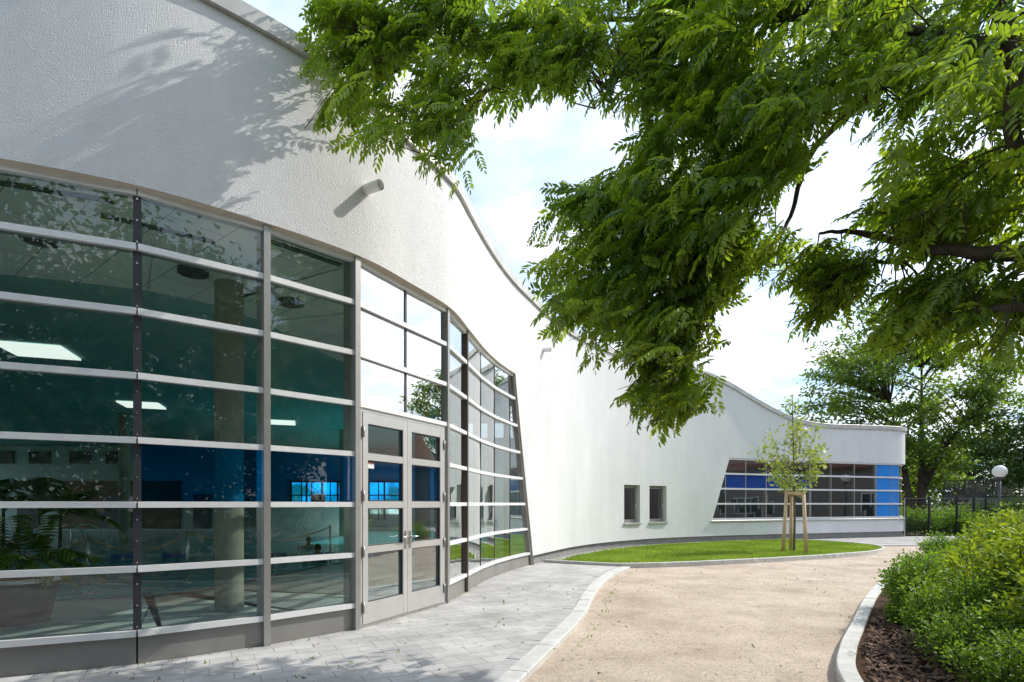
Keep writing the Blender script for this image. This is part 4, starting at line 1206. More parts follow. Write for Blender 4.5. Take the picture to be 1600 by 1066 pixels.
# the part of the crown outside the frame
m_ = 250
e = norm(rng.normal(0, 1, (m_, 3))) * rng.uniform(0.55, 1, (m_, 1)) ** 0.5
hid = np.array([10.4, 1.2, 8.0]) + e * np.array([4.0, 4.2, 3.2])
pxh = 800 + F * hid[:, 0] / np.maximum(hid[:, 1], 0.3); pyh = 787 - F * (hid[:, 2] - EYE) / np.maximum(hid[:, 1], 0.3)
okh = ~((hid[:, 1] > 0.3) & (pxh > -50) & (pxh < 1680) & (pyh > -60) & (pyh < 1100))
hid = hid[okh]
hid_d = norm(norm(hid - np.array([9.6, 3.6, 6.5])) + np.array([0, 0, -0.3]) + rng.normal(0, 0.3, (len(hid), 3)))
def crown_leaves(tp, td_, per, tl, rl, ll, lw, pairs, base_tone):
    n = len(tp); lP, lD, lU, lR, lT = [], [], [], [], []
    ttone = np.clip(rng.normal(base_tone, 0.24, n), 0.02, 0.98)
    tsz = rng.uniform(0.72, 1.3, n); side = norm(np.cross(td_, np.array([0, 0, 1.0])))
    roll = rng.normal(0, 0.35, (n, 3))
    for k in range(per):
        f = (k + 0.6) / per
        b = tp + td_ * (tl * (f - 0.5))[:, None] - np.array([0, 0, 1.0]) * (tl * 0.18 * f * f)[:, None]
        sg = 1 if k % 2 else -1
        d = td_ * (0.55 + 0.5 * f) + side * sg * (0.85 - 0.5 * f) + np.array([0, 0, -0.28]) + rng.normal(0, 0.18, (n, 3))
        lP.append(b); lD.append(d); lU.append(np.array([0, 0, 1.0]) + roll + rng.normal(0, 0.25, (n, 3)))
        lR.append(rl * tsz * rng.uniform(0.8, 1.15, n)); lT.append(ttone + rng.normal(0, 0.06, n))
    P, D, U, RL, T = [np.concatenate(x) for x in (lP, lD, lU, lR, lT)]
    sz_ = np.tile(tsz, per)
    a = pinnate(P, D, U, pairs, RL, ll * sz_, lw * sz_, T)
    V, Fc = leaf_arrays(*a[:5])
    return V, Fc, np.repeat(np.clip(a[5], 0, 1), 6)
V1, F1, T1 = crown_leaves(vis_p + np.array([0.12, 0, 0.16]) - vis_d * 0.08, vis_d, 5, rng.uniform(0.35, 0.6, len(vis_p)), 0.25, 0.074, 0.0275, 6, 0.57)
V2, F2, T2 = crown_leaves(hid, hid_d, 6, rng.uniform(0.6, 1.0, len(hid)), 0.38, 0.12, 0.05, 5, 0.42)
crown = mesh_np('crown', np.concatenate([V1, V2]), np.concatenate([F1, F2 + len(V1)]), 4, M['leaf_near'], tree, tone=np.concatenate([T1, T2]))

br_ = MB()
br_.tube([(9.6, 3.6, -0.12), (9.5, 3.65, 1.2), (9.3, 3.75, 3.0), (8.9, 3.85, 4.6), (8.6, 3.9, 5.6)], [0.42, 0.34, 0.30, 0.26, 0.22], 14)
def wob(a, b, n, k, sag=0.0):
    a = Vector(a); b = Vector(b); L = (b - a).length
    o = []
    for i in range(n + 1):
        f = i / n
        j = Vector((random.gauss(0, 1), random.gauss(0, 1), random.gauss(0, 1))) * (k * L * (0 if i in (0, n) else 1))
        o.append(a.lerp(b, f) + j + Vector((0, 0, sag * L * math.sin(math.pi * f))))
    return o
hub = Vector(HUB)
limb_nodes = []
def limb(ctrl, r0, r1):
    c = catmull([tuple(v) for v in ctrl], 8)
    n = len(c); jit = np.cumsum(rng.normal(0, 0.006, (n, 3)), axis=0); jit -= np.linspace(0, 1, n)[:, None] * jit[-1]
    c = c + jit
    rr = [r0 + (r1 - r0) * (i / (n - 1)) ** 0.8 for i in range(n)]
    br_.tube([tuple(p) for p in c], rr, 10)
    limb_nodes.append(c)
limb([hub, AT(1690, 250, 4.6), AT(1590, 92, 4.5), AT(1555, 70, 4.6), AT(1440, 48, 5.0), AT(1300, 25, 5.6), AT(1100, 30, 6.3), AT(850, 40, 6.3), AT(660, 90, 6.35), AT(560, 160, 6.35)], 0.07, 0.012)
limb([AT(1570, 80, 4.6), AT(1572, 30, 4.7), AT(1540, -30, 5.9), AT(1500, -120, 6.3)], 0.08, 0.03)
limb([Vector((8.9, 3.85, 4.4)), AT(1760, 400, 4.7), AT(1600, 393, 4.8), AT(1500, 388, 5.1), AT(1420, 378, 5.6), AT(1340, 358, 6.0), AT(1280, 365, 6.2)], 0.11, 0.014)
limb([AT(1420, 378, 5.6), AT(1400, 405, 5.8), AT(1340, 405, 6.0), AT(1290, 420, 6.2), AT(1265, 480, 6.2)], 0.03, 0.006)
limb([Vector((9.0, 3.8, 4.0)), AT(1770, 490, 4.6), AT(1600, 478, 4.6), AT(1520, 482, 4.9), AT(1440, 500, 5.4)], 0.07, 0.012)
limb([AT(1440, 48, 5.0), AT(1370, 130, 5.4), AT(1260, 240, 6.4), AT(1230, 340, 6.6), AT(1190, 400, 6.3), AT(1110, 470, 6.3)], 0.055, 0.008)
limb([AT(1260, 240, 6.4), AT(1150, 300, 6.3), AT(1040, 360, 6.1), AT(960, 430, 6.1), AT(930, 520, 6.1)], 0.04, 0.006)
limb([AT(1150, 300, 6.3), AT(1090, 420, 6.1), AT(1050, 520, 6.0), AT(1030, 620, 6.0)], 0.03, 0.005)
limb([AT(1100, 30, 6.3), AT(1000, 90, 6.2), AT(960, 130, 6.2), AT(930, 170, 6.2)], 0.035, 0.006)
limb([AT(850, 40, 6.3), AT(780, 110, 6.3), AT(740, 170, 6.3), AT(700, 250, 6.3)], 0.03, 0.005)
limb([AT(660, 90, 6.35), AT(670, 30, 6.4), AT(640, 0, 6.4)], 0.02, 0.006)
for tgt in ((12.5, 1.0, 9.2), (12.8, 5.2, 8.8), (8.2, 0.2, 9.3), (9.8, 3.0, 11.3), (6.6, 2.6, 9.8)):
    limb([hub, hub.lerp(Vector(tgt), 0.4) + Vector((0, 0, 0.6)), Vector(tgt)], 0.17, 0.03)
LN = np.concatenate(limb_nodes)
# twigs join leaf sprays to the nearest limb
sel = rng.permutation(len(vis_p))[:1800]
for i in sel:
    p = vis_p[i] - vis_d[i] * 0.25
    d = np.linalg.norm(LN - p, axis=1); j = int(np.argmin(d))
    if d[j] > 0.6: continue
    q = LN[j]
    e_ = vis_p[i] + vis_d[i] * 0.25
    m1 = p * 0.5 + q * 0.5 + np.array([0, 0, 0.05 * d[j]]) + rng.normal(0, 0.03, 3)
    br_.tube([tuple(q), tuple(m1), tuple(p), tuple(vis_p[i]), tuple(e_)], [0.009, 0.007, 0.005, 0.004, 0.0025], 5, caps=False)
br_.build('trunk', M['bark'], tree)

# ------------------------------------------------------------------ other trees
def branchy_tree(name, loc, h, crown_c, crown_r, n_br, leaves_per, leaf_l, leaf_w, m, label, group=None, trunk_r=0.25, stems=None, seed=1, clump=1.0, bark=None):
    rs = np.random.default_rng(seed); random.seed(seed)
    root = thing(name, loc, label, 'tree', group)
    x, y, z = loc
    tb_ = MB()
    stems = stems or [[(0, 0, 0), (0.05, 0, h * 0.35), (0, 0.05, h * 0.7), (0, 0, h * 0.92)]]
    nodes = []
    for st_ in stems:
        c = catmull([(x + a, y + b, z + d) for a, b, d in st_], 6)
        n = len(c)
        tb_.tube([tuple(p) for p in c], [trunk_r * (1 - 0.85 * i / (n - 1)) for i in range(n)], 10)
        nodes.append(c)
    nodes = np.concatenate(nodes)
    cc = np.array([x, y, z]) + np.array(crown_c)
    ends = []
    for k in range(n_br):
        d = rs.normal(0, 1, 3); d /= np.linalg.norm(d)
        rr = rs.uniform(0.35, 1.0) ** 0.6
        e = cc + d * np.array(crown_r) * rr * rs.uniform(0.82, 1.08)
        if e[2] < z + 0.3: e[2] = z + 0.3
        low = nodes[nodes[:, 2] < e[2] + 0.2 * crown_r[2]]
        if len(low) == 0: low = nodes
        j = int(np.argmin(np.linalg.norm((low - e) * np.array([1, 1, 0.9]) + np.array([0, 0, 0.35 * np.linalg.norm(e[:2] - cc[:2])]), axis=1)))
        s_ = low[j]
        L = np.linalg.norm(e - s_)
        mid_ = (s_ + e) / 2 + np.array([0, 0, 0.08 * L]) + rs.normal(0, 0.04 * L, 3)
        r0 = min(trunk_r * 0.32, 0.012 * L + 0.008)
        tb_.tube([tuple(s_), tuple(mid_), tuple(e)], [r0, r0 * 0.6, r0 * 0.15], 5, caps=False)
        ends.append(e)
        ends.append(mid_ * 0.35 + e * 0.65)
    ends = np.array(ends)
    n = len(ends) * leaves_per
    b = np.repeat(ends, leaves_per, 0)
    sc = np.repeat(rs.uniform(0.6, 1.25, len(ends)), leaves_per)[:, None]
    off = rs.normal(0, 1, (n, 3)) * np.array([0.42, 0.42, 0.20]) * clump * sc
    P = b + off
    ct = np.repeat(np.clip(rs.normal(0.45, 0.22, len(ends)), 0, 1), leaves_per)
    D = norm(off * np.array([1, 1, 0.3]) + rs.normal(0, 0.4, (n, 3)) * clump + np.array([0, 0, -0.25 * clump]))
    U = np.array([0, 0, 1.0]) + rs.normal(0, 0.45, (n, 3))
    V, Fc = diamond_arrays(P, D, U, leaf_l * rs.uniform(0.7, 1.3, n), leaf_w * rs.uniform(0.7, 1.3, n))
    mesh_np('crown', V, Fc, 4, m, root, tone=np.repeat(np.clip(ct + rs.normal(0, 0.12, n), 0, 1), 4))
    tb_.build('trunk', bark or M['bark'], root)
    return root
# planted young tree on the lawn
yx, yy = G(1240.6, 861, 0.03)
yt = thing('young_tree', (yx, yy, 0.02), 'slender young tree with pale green leaves tied between three wooden stakes', 'tree')
random.seed(5); rs = np.random.default_rng(5)
t_ = MB(); tc_ = catmull([(yx, yy, -0.05), (yx + 0.02, yy, 1.2), (yx - 0.01, yy, 2.4), (yx - 0.02, yy, 3.4), (yx - 0.05, yy, 4.5), (yx - 0.04, yy, 5.0)], 8)
t_.tube([tuple(p) for p in tc_], [0.042 - 0.036 * i / (len(tc_) - 1) for i in range(len(tc_))], 8)
tips = []
for (dx, dz, z0) in ((-0.95, 3.25, 2.05), (0.95, 3.3, 2.2), (-0.7, 3.75, 2.5), (0.6, 4.0, 2.6), (-0.45, 3.0, 2.0), (0.5, 2.55, 2.1), (0.25, 3.9, 2.9), (-0.3, 4.0, 2.9), (-0.62, 2.65, 2.05), (1.15, 3.55, 2.7), (-0.8, 3.4, 2.5), (0.75, 3.0, 2.25), (0.1, 4.1, 3.2), (0.35, 2.2, 2.0), (-0.3, 2.45, 2.1)):
    dyy = rs.uniform(-0.6, 0.6)
    a = np.array([np.interp(z0, tc_[:, 2], tc_[:, 0]), yy, z0]); e = np.array([yx + dx, yy + dyy, dz])
    md = a * 0.5 + e * 0.5 + np.array([dx * 0.12, dyy * 0.1, -0.14])
    c = catmull([a, md, e], 6)
    t_.tube([tuple(p) for p in c], [0.016 - 0.013 * i / (len(c) - 1) for i in range(len(c))], 5)
    for f in (0.45, 0.65, 0.85, 1.0): tips.append(c[int(f * (len(c) - 1))])
for z in (3.6, 3.9, 4.2, 4.5, 4.7, 4.9): tips.append(np.array([yx + rs.normal(0, .08), yy, z]))
tips = np.array(tips)
n = len(tips) * 26; b = np.repeat(tips, 26, 0); off = rs.normal(0, 1, (n, 3)) * np.array([0.11, 0.11, 0.075])
V, Fc = diamond_arrays(b + off, norm(off + rs.normal(0, 0.08, (n, 3)) + np.array([0, 0, -0.08])), np.array([0, 0, 1.0]) + rs.normal(0, 0.5, (n, 3)), rs.uniform(0.09, 0.18, n), rs.uniform(0.05, 0.085, n))
mesh_np('crown', V, Fc, 4, M['leaf_young'], yt, tone=np.repeat(rs.uniform(0, 1, n), 4))
t_.build('trunk', mat('young_bark', (0.13, 0.12, 0.075), 0.9, var=0.4, vscale=12), yt)
# stakes
tri = thing('tree_support', (yx, yy, 0.02), 'three pale wooden stakes with crossbars around the young tree', 'tree stake')
M['wood'] = mat('pale_stake_wood', (0.62, 0.44, 0.27), 0.8, var=0.2, vscale=9, bump=0.3, bscale=30)
base_ = [G(1223.4, 863, .02), G(1235.3, 860.5, .02), G(1260, 866, .02)]
tops = []
for (px, py), g in zip(((1229, 769), (1237, 771), (1255.5, 771)), base_):
    c = AT(px, py, yy + (g[1] - yy) * 0.7); tops.append(c)
    s_ = MB(); s_.tube([(g[0], g[1], -0.05), (c.x, c.y, c.z)], [0.058, 0.05], 12); s_.build('stake', M['wood'], tri)
for i, j in ((0, 1), (1, 2), (0, 2)):
    a, b = tops[i], tops[j]; d = (b - a).normalized(); s_ = MB()
    nrm = Vector((-d.y, d.x, 0)).normalized()
    k = 0.055
    zt = -0.02
    A = a - d * 0.05; B = b + d * 0.05
    s_.hexa([A - nrm * .02 + Vector((0, 0, zt - .05 + .004 * i)), A + nrm * .02 + Vector((0, 0, zt - .05 + .004 * i)), B + nrm * .02 + Vector((0, 0, zt - .05 + .004 * i)), B - nrm * .02 + Vector((0, 0, zt - .05 + .004 * i)),
             A - nrm * .02 + Vector((0, 0, zt + .045 + .004 * i)), A + nrm * .02 + Vector((0, 0, zt + .045 + .004 * i)), B + nrm * .02 + Vector((0, 0, zt + .045 + .004 * i)), B - nrm * .02 + Vector((0, 0, zt + .045 + .004 * i))])
    s_.build('crossbar', M['wood'], tri)
s_ = MB(); zt = tops[0].z - 0.08
s_.tube([tops[0] + Vector((0, 0, -.1)), (yx - .06, yy, zt), (yx, yy - .07, zt), (yx + .06, yy, zt), tops[2] + Vector((0, 0, -.1))], 0.014, 6)
s_.build('tie', M['dark_joint'], tri)

# background trees beyond the fence
GB = 'trees beyond the mesh fence'
branchy_tree('broadleaf_tree', (28.9, 40.3, -0.3), 16.5, (-0.8, 0, 9.8), (8.6, 4.6, 6.9), 290, 48, 0.30, 0.17, M['leaf_far'], 'tall tree with forked dark trunk rising right behind the white building end', GB, 0.36,
             [[(0, 0, 0), (0.1, 0, 2.5), (0.2, 0.1, 6.5), (0.1, 0, 11.5)], [(0.0, 0, 0.7), (-0.7, 0, 2.2), (-1.1, 0.1, 4.6), (-2.0, 0.2, 9.0)], [(0.15, 0, 3.2), (2.0, 0.3, 6), (4.4, 0.2, 8.5)]], 21, 1.0)
branchy_tree('broadleaf_tree', (34.5, 37.0, -0.3), 9.0, (0, 0, 6.0), (4.6, 3.4, 3.6), 90, 46, 0.28, 0.16, M['leaf_dark'], 'dark tree at the right frame edge above the footbridge', GB, 0.28, None, 22, 1.1)
branchy_tree('broadleaf_tree', (36.0, 52.0, -0.3), 9.0, (0, 0, 4.6), (5.5, 3.0, 3.4), 110, 46, 0.36, 0.2, M['leaf_far'], 'lower far tree in the gap between forked tree and footbridge', GB, 0.25, None, 23, 1.3)
branchy_tree('broadleaf_tree', (28.5, 47.0, -0.3), 8.0, (0, 0, 4.0), (5.0, 3.0, 3.2), 110, 46, 0.34, 0.2, M['leaf_far'], 'bushy tree directly behind the forked trunk', GB, 0.25, None, 24, 1.3)
branchy_tree('broadleaf_tree', (45.0, 56.0, -0.3), 11.0, (0, 0, 5.2), (6.5, 3.0, 4.2), 110, 46, 0.4, 0.22, M['leaf_dark'], 'dark far tree behind the footbridge railing', GB, 0.3, None, 25, 1.4)
# trees behind the viewpoint, seen as reflections in the glass
GR = 'trees across the path, mirrored in the glass'
for i, (x, y, hh, lb) in enumerate(((-4.5, -9.5, 11.5, 'tall tree behind the viewpoint mirrored in the leftmost panes'), (2.0, -8.5, 12.0, 'tall tree behind the viewpoint mirrored beside the bolted mullion'), (8.0, -5.5, 11.5, 'tall tree behind the viewpoint mirrored in the pane left of the door'), (-11.5, -9.0, 11.0, 'tall tree behind the viewpoint beyond the leftmost panes'), (14.5, -2.0, 10.0, 'tall tree across the path mirrored in the upper panes'))):
    branchy_tree('mirrored_tree', (x, y, -0.12), hh, (0, 0, hh * 0.52), (4.6, 4.2, hh * 0.47), 190, 85, 0.24, 0.14, M['leaf_far'] if i % 2 else M['leaf_dark'], lb, GR, 0.3, None, 31 + i, 1.5)
branchy_tree('mirrored_tree', (42, 35, -0.12), 16, (0, 0, 11), (4.2, 4.0, 5.2), 130, 40, 0.34, 0.2, M['leaf_far'], 'distant tree mirrored in the panes over the door', GR, 0.25, None, 41, 1.2)

hr = thing('tall_hedge', (-2, -6.5, -0.1), 'tall dark hedge behind the viewpoint mirrored in the lower panes', 'hedge')
rs = np.random.default_rng(77); n = 42000
hx = rs.uniform(-24, 17, n); hy = -6.6 + 0.0 * hx + rs.normal(0, 0.45, n); hy += np.where(hx > 5, (hx - 5) * 0.55, 0); hz = rs.uniform(-0.1, 1, n) ** 0.8 if False else rs.uniform(0.0, 3.4, n) + 0.5 * np.sin(hx * 0.9) * rs.uniform(0, 1, n)
V, Fc = diamond_arrays(np.stack([hx, hy, np.maximum(hz, 0.0)], 1), rs.normal(0, 1, (n, 3)), rs.normal(0, 1, (n, 3)), rs.uniform(0.16, 0.3, n), rs.uniform(0.10, 0.17, n))
mesh_np('foliage', V, Fc, 4, M['leaf_dark'], hr, tone=np.repeat(rs.uniform(0, 1, n), 4))
stm = MB()
for x in np.arange(-23.5, 17, 1.5):
    y = -6.6 + max(0, x - 5) * 0.55; stm.tube([(x, y, -0.15), (x + 0.1, y, 1.5), (x, y, 3.0)], [0.05, 0.04, 0.02], 6)
stm.build('stem', M['bark'], hr)['kind'] = 'stuff'

# ------------------------------------------------------------------ shrubs
def shrub(name, x, y, r, h, nstem, nleaf, ll, lw, m, label, group, seed, z=0.02, upright=0.6):
    rs = np.random.default_rng(seed)
    root = thing(name, (x, y, z), label, 'shrub', group)
    st_ = MB(); tp = []
    for k in range(nstem):
        a = rs.uniform(0, 2 * np.pi); rr = r * math.sqrt(rs.uniform(0.02, 1)); hh = h * rs.uniform(0.6, 1.05) * (1 - 0.28 * (rr / r) ** 2)
        e = np.array([x + rr * math.cos(a), y + rr * math.sin(a), z + hh])
        b = np.array([x + 0.35 * rr * math.cos(a), y + 0.35 * rr * math.sin(a), z - 0.03])
        md = (b + e) / 2 + np.array([0.18 * rr * math.cos(a), 0.18 * rr * math.sin(a), 0.05 * h])
        c = catmull([b, md, e], 6)
        st_.tube([tuple(p) for p in c], [0.008 - 0.005 * i / (len(c) - 1) for i in range(len(c))], 4, caps=False)
        tp.append(c)
    tp = np.array(tp)
    n = nleaf
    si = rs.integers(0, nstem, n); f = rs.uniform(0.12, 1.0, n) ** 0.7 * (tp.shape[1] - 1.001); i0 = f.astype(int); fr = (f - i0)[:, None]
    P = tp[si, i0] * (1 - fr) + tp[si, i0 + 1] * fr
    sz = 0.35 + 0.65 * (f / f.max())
    off = rs.normal(0, 1, (n, 3)) * np.array([1, 1, 0.6]) * (r * 0.13)
    P = P + off
    D = norm(off / (r * .13) + rs.normal(0, 0.5, (n, 3)) + np.array([0, 0, upright]))
    U = np.array([0, 0, 1.0]) + rs.normal(0, 0.6, (n, 3))
    V, Fc = leaf_arrays(P, D, U, ll * rs.uniform(0.6, 1.25, n), lw * rs.uniform(0.7, 1.2, n), 0.3, 0.1)
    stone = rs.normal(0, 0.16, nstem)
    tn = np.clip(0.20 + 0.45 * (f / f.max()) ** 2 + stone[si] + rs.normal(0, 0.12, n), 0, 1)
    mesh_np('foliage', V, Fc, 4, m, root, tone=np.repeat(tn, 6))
    st_.build('stem', M['bark'], root)
    return root
SG = 'young shrubs in the mulched bed'
shrubs = [
    (11.4, 15.0, 0.62, 0.78, 26, 2600, .065, .038, 'leaf_shrub', 'small round shrub alone at the far end of the bed kerb'),
    (13.0, 15.6, 0.62, 0.72, 24, 2400, .065, .038, 'leaf_shrub', 'small shrub to the right of the lone far shrub'),
    (7.8, 9.9, 0.5, 0.84, 30, 2600, .055, .032, 'leaf_shrub', 'leggy shrub spilling over the bed kerb where the kerb disappears'),
    (6.15, 8.15, 0.55, 0.90, 40, 4200, .05, .03, 'leaf_shrub', 'dense mid green shrub beside the white kerb bend'),
    (5.35, 7.0, 0.5, 0.72, 34, 3600, .048, .03, 'leaf_shrub', 'low spreading shrub over bare mulch by the kerb'),
    (7.1, 8.6, 0.55, 0.90, 34, 3600, .05, .03, 'leaf_shrub', 'upright shrub between the kerb bend shrub and tall hedge'),
    (4.55, 5.75, 0.46, 0.86, 36, 3800, .042, .027, 'leaf_shrub', 'thin stemmed shrub over mulch at the lower right'),
    (5.4, 6.0, 0.46, 0.84, 36, 3600, .042, .027, 'leaf_shrub', 'shrub between the thin stemmed shrub and the hedge'),
    (9.2, 11.6, 0.55, 0.65, 26, 2600, .06, .036, 'leaf_shrub', 'low shrub in front of the far hedge end'),
    (4.05, 5.05, 0.36, 0.66, 30, 3000, .036, .023, 'leaf_shrub', 'loose thin shrub at the bottom edge in front of the hedge corner'),
    (4.95, 7.1, 0.26, 0.34, 18, 1200, .04, .025, 'leaf_shrub', 'tiny low shrub right against the inside of the kerb'),
    (5.65, 7.95, 0.42, 0.90, 34, 3200, .045, .027, 'leaf_shrub', 'upright leggy shrub leaning over the kerb bend'),
    (5.15, 7.4, 0.34, 0.92, 26, 2200, .045, .027, 'leaf_shrub', 'tall leggy shrub rising nearest the kerb inside'),
    (3.85, 4.35, 0.4, 0.6, 30, 3000, .034, .022, 'leaf_shrub', 'shrub cut by the bottom edge at the right'),
    (4.75, 5.0, 0.45, 0.62, 34, 3600, .04, .026, 'leaf_shrub', 'low shrub under the hedge at the bottom right corner'),
]
for i, (x, y, r, h, ns, nl, ll, lw, m, lb) in enumerate(shrubs):
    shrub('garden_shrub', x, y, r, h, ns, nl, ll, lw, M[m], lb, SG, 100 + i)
HG = 'yellow green hedge shrubs along the right edge'
hedge = [
    (5.55, 6.0, 0.75, 1.36, 70, 9500, .07, .042, 'tall yellow green hedge shrub nearest the viewer at the right edge'),
    (6.9, 7.4, 0.8, 1.42, 70, 8500, .07, .042, 'yellow green hedge shrub second along the right edge'),
    (8.1, 8.8, 0.85, 1.45, 70, 8000, .075, .045, 'yellow green hedge shrub third along the right edge, near hedge top'),
    (9.3, 10.4, 0.85, 1.42, 64, 7000, .075, .045, 'yellow green hedge shrub with sunlit crown behind the third hedge shrub'),
    (11.4, 12.3, 0.85, 1.22, 56, 5600, .075, .045, 'last and lowest yellow green hedge shrub before the lamp'),
    (4.9, 4.9, 0.6, 1.15, 60, 7000, .06, .036, 'hedge shrub filling the bottom right corner'),
]
for i, (x, y, r, h, ns, nl, ll, lw, lb) in enumerate(hedge):
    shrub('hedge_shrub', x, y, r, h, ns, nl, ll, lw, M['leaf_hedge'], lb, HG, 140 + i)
FG = 'green shrubs behind the mesh fence'
for i, (x, y, r, h, lb) in enumerate(((20.4, 29.0, 1.1, 1.5, 'shrub behind the first fence panel beside the building'), (22.4, 29.4, 1.2, 1.45, 'shrub behind the second fence panel'), (24.6, 31.5, 1.3, 1.6, 'shrub behind the third fence panel'), (27.5, 32.5, 1.5, 2.0, 'dark shrub at the far end of the fence'), (24.0, 27.4, 1.1, 1.1, 'low shrub in front of the receding fence'), (30.5, 33.5, 1.7, 2.2, 'tall shrub below the footbridge'), (22, 34.5, 1.6, 1.9, 'large shrub at the foot of the forked trunk'))):
    shrub('fence_shrub', x, y, r, h, 46, 4200, .12, .075, M['leaf_shrub'] if i != 3 else M['leaf_dark'], lb, FG, 180 + i, z=-0.1)

# ------------------------------------------------------------------ fence, lamp, footbridge
M['fence'] = mat('anthracite_steel', (0.025, 0.03, 0.032), 0.5, metal=0.3)
fnc = thing('mesh_fence', (18.75, 27.15, -0.1), 'anthracite wire mesh fence with square posts joining the building end', 'fence')
fpts = [(18.78, 27.18), (20.35, 27.75), (22.05, 28.2), (24.1, 29.7), (26.3, 31.6)]
for i, (x, y) in enumerate(fpts):
    m_ = MB(); m_.box(x - 0.04, x + 0.04, y - 0.04, y + 0.04, -0.12, 1.88); m_.build('post', M['fence'], fnc)
    if i:
        a = Vector((*fpts[i - 1], 0)); b = Vector((x, y, 0)); L = (b - a).length; t = (b - a).normalized()
        m_ = MB()
        for z in np.arange(0.0, 1.81, 0.2):
            m_.tube([a + Vector((0, 0, z)), b + Vector((0, 0, z))], 0.006, 4, caps=False)
        for u in np.arange(0.05, L, 0.07):
            q = a + t * u; m_.tube([q + Vector((0, 0, -0.02)), q + Vector((0, 0, 1.82))], 0.0032, 3, caps=False)
        m_.build('mesh_panel', M['fence'], fnc)
# short return panel in front of the blue panel
a = Vector((18.45, 26.75, 0)); b = Vector((18.78, 27.18, 0)); L = (b - a).length; t = (b - a).normalized(); m_ = MB()
M['galv'] = mat('galvanised_wire', (0.55, 0.56, 0.56), 0.4, metal=0.6)
for z in np.arange(0.0, 1.81, 0.2): m_.tube([a + Vector((0, 0, z)), b + Vector((0, 0, z))], 0.008, 4, caps=False)
for u in np.arange(0.0, L, 0.06): q = a + t * u; m_.tube([q, q + Vector((0, 0, 1.8))], 0.004, 3, caps=False)
m_.build('mesh_panel', M['galv'], fnc)

lx = AT(1562, 737, 24.0)
lamp = thing('street_lamp', (lx.x, lx.y, -0.1), 'white globe lamp on a slim dark post above the hedge', 'street lamp')
m_ = MB(); m_.tube([(lx.x, lx.y, -0.12), (lx.x, lx.y, lx.z - 0.3)], [0.06, 0.045], 12); m_.build('post', mat('lamp_post_grey', (0.06, 0.065, 0.07), 0.5, metal=0.4), lamp)
m_ = MB(); m_.lathe((lx.x, lx.y, lx.z - 0.34), [(0.05, 0.0), (0.11, 0.03), (0.13, 0.1), (0.0, 0.1)], 20); m_.build('collar', M['dark_joint'], lamp)
m_ = MB(); m_.lathe((lx.x, lx.y, lx.z), [(0.26 * math.cos(R(a_)), 0.26 * math.sin(R(a_))) for a_ in range(-66, 91, 6)], 32)
opal = mat('opal_globe', (0.82, 0.80, 0.76), 0.25, var=0.1, vscale=4)
opal.node_tree.nodes['Principled BSDF'].inputs['Subsurface Weight'].default_value = 0.4
opal.node_tree.nodes['Principled BSDF'].inputs['Subsurface Radius'].default_value = (0.2, 0.2, 0.2)
m_.build('globe', opal, lamp)

fbx = AT(1498, 750, 40).x
fbr = thing('footbridge', (38, 40, -0.1), 'grey footbridge with mesh railing crossing behind the globe lamp', 'footbridge')
M['bridge'] = mat('bridge_grey', (0.16, 0.17, 0.18), 0.6, metal=0.2, var=0.2)
x0, x1 = fbx, 52
m_ = MB(); m_.box(x0, x1, 39.4, 41.4, 1.75, 2.1); m_.build('deck', M['bridge'], fbr)
m_ = MB(); m_.box(x0 + 0.2, x1, 39.25, 39.39, 1.55, 1.95); m_.build('beam', mat('bridge_pale', (0.4, 0.42, 0.43), 0.6), fbr)
for yy_ in (39.45, 41.3):
    m_ = MB()
    m_.tube([(x0, yy_, 3.2), (x1, yy_, 3.2)], 0.035, 6); m_.tube([(x0, yy_, 2.25), (x1, yy_, 2.25)], 0.02, 6)
    for x in np.arange(x0, x1, 1.9): m_.box(x - 0.03, x + 0.03, yy_ - 0.03, yy_ + 0.03, 2.1, 3.2)
    for x in np.arange(x0, x1, 0.11): m_.tube([(x, yy_, 2.1), (x, yy_, 3.2)], 0.014, 3, caps=False)
    m_.build('railing', M['bridge'], fbr)
for x in (x0 + 1.2, x0 + 9, 50):
    m_ = MB(); m_.box(x - 0.15, x + 0.15, 40.0, 40.8, -0.2, 1.75); m_.build('pier', M['bridge'], fbr)

# ------------------------------------------------------------------ houses across the path (seen mirrored in the glass)
def tile_mat():
    m = bpy.data.materials.new('red_roof_tiles'); m.use_nodes = True
    t = m.node_tree; p = t.nodes['Principled BSDF']; n = t.nodes.new; L = t.links.new
    co = n('ShaderNodeTexCoord'); wv = n('ShaderNodeTexBrick'); wv.inputs['Scale'].default_value = 1; wv.inputs['Brick Width'].default_value = 0.25; wv.inputs['Row Height'].default_value = 0.30; wv.inputs['Mortar Size'].default_value = 0.03
    wv.inputs['Color1'].default_value = (0.34, 0.13, 0.075, 1); wv.inputs['Color2'].default_value = (0.26, 0.10, 0.065, 1); wv.inputs['Mortar'].default_value = (0.06, 0.025, 0.02, 1)
    mp = n('ShaderNodeMapping'); mp.inputs['Rotation'].default_value = (0, 0, 0)
    L(co.outputs['UV'], mp.inputs['Vector']); L(co.outputs['Object'], wv.inputs['Vector']); L(wv.outputs['Color'], p.inputs['Base Color']); p.inputs['Roughness'].default_value = 0.8
    return m
M['rooftile'] = tile_mat()
M['brick'] = mat('brown_brick', (0.33, 0.27, 0.235), 0.85, var=0.3, vscale=6)
M['ochre'] = mat('brown_plaster', (0.30, 0.17, 0.10), 0.85, var=0.2, vscale=1)
M['house_glass'] = mat('house_glass', (0.03, 0.04, 0.05), 0.05, spec=0.8)
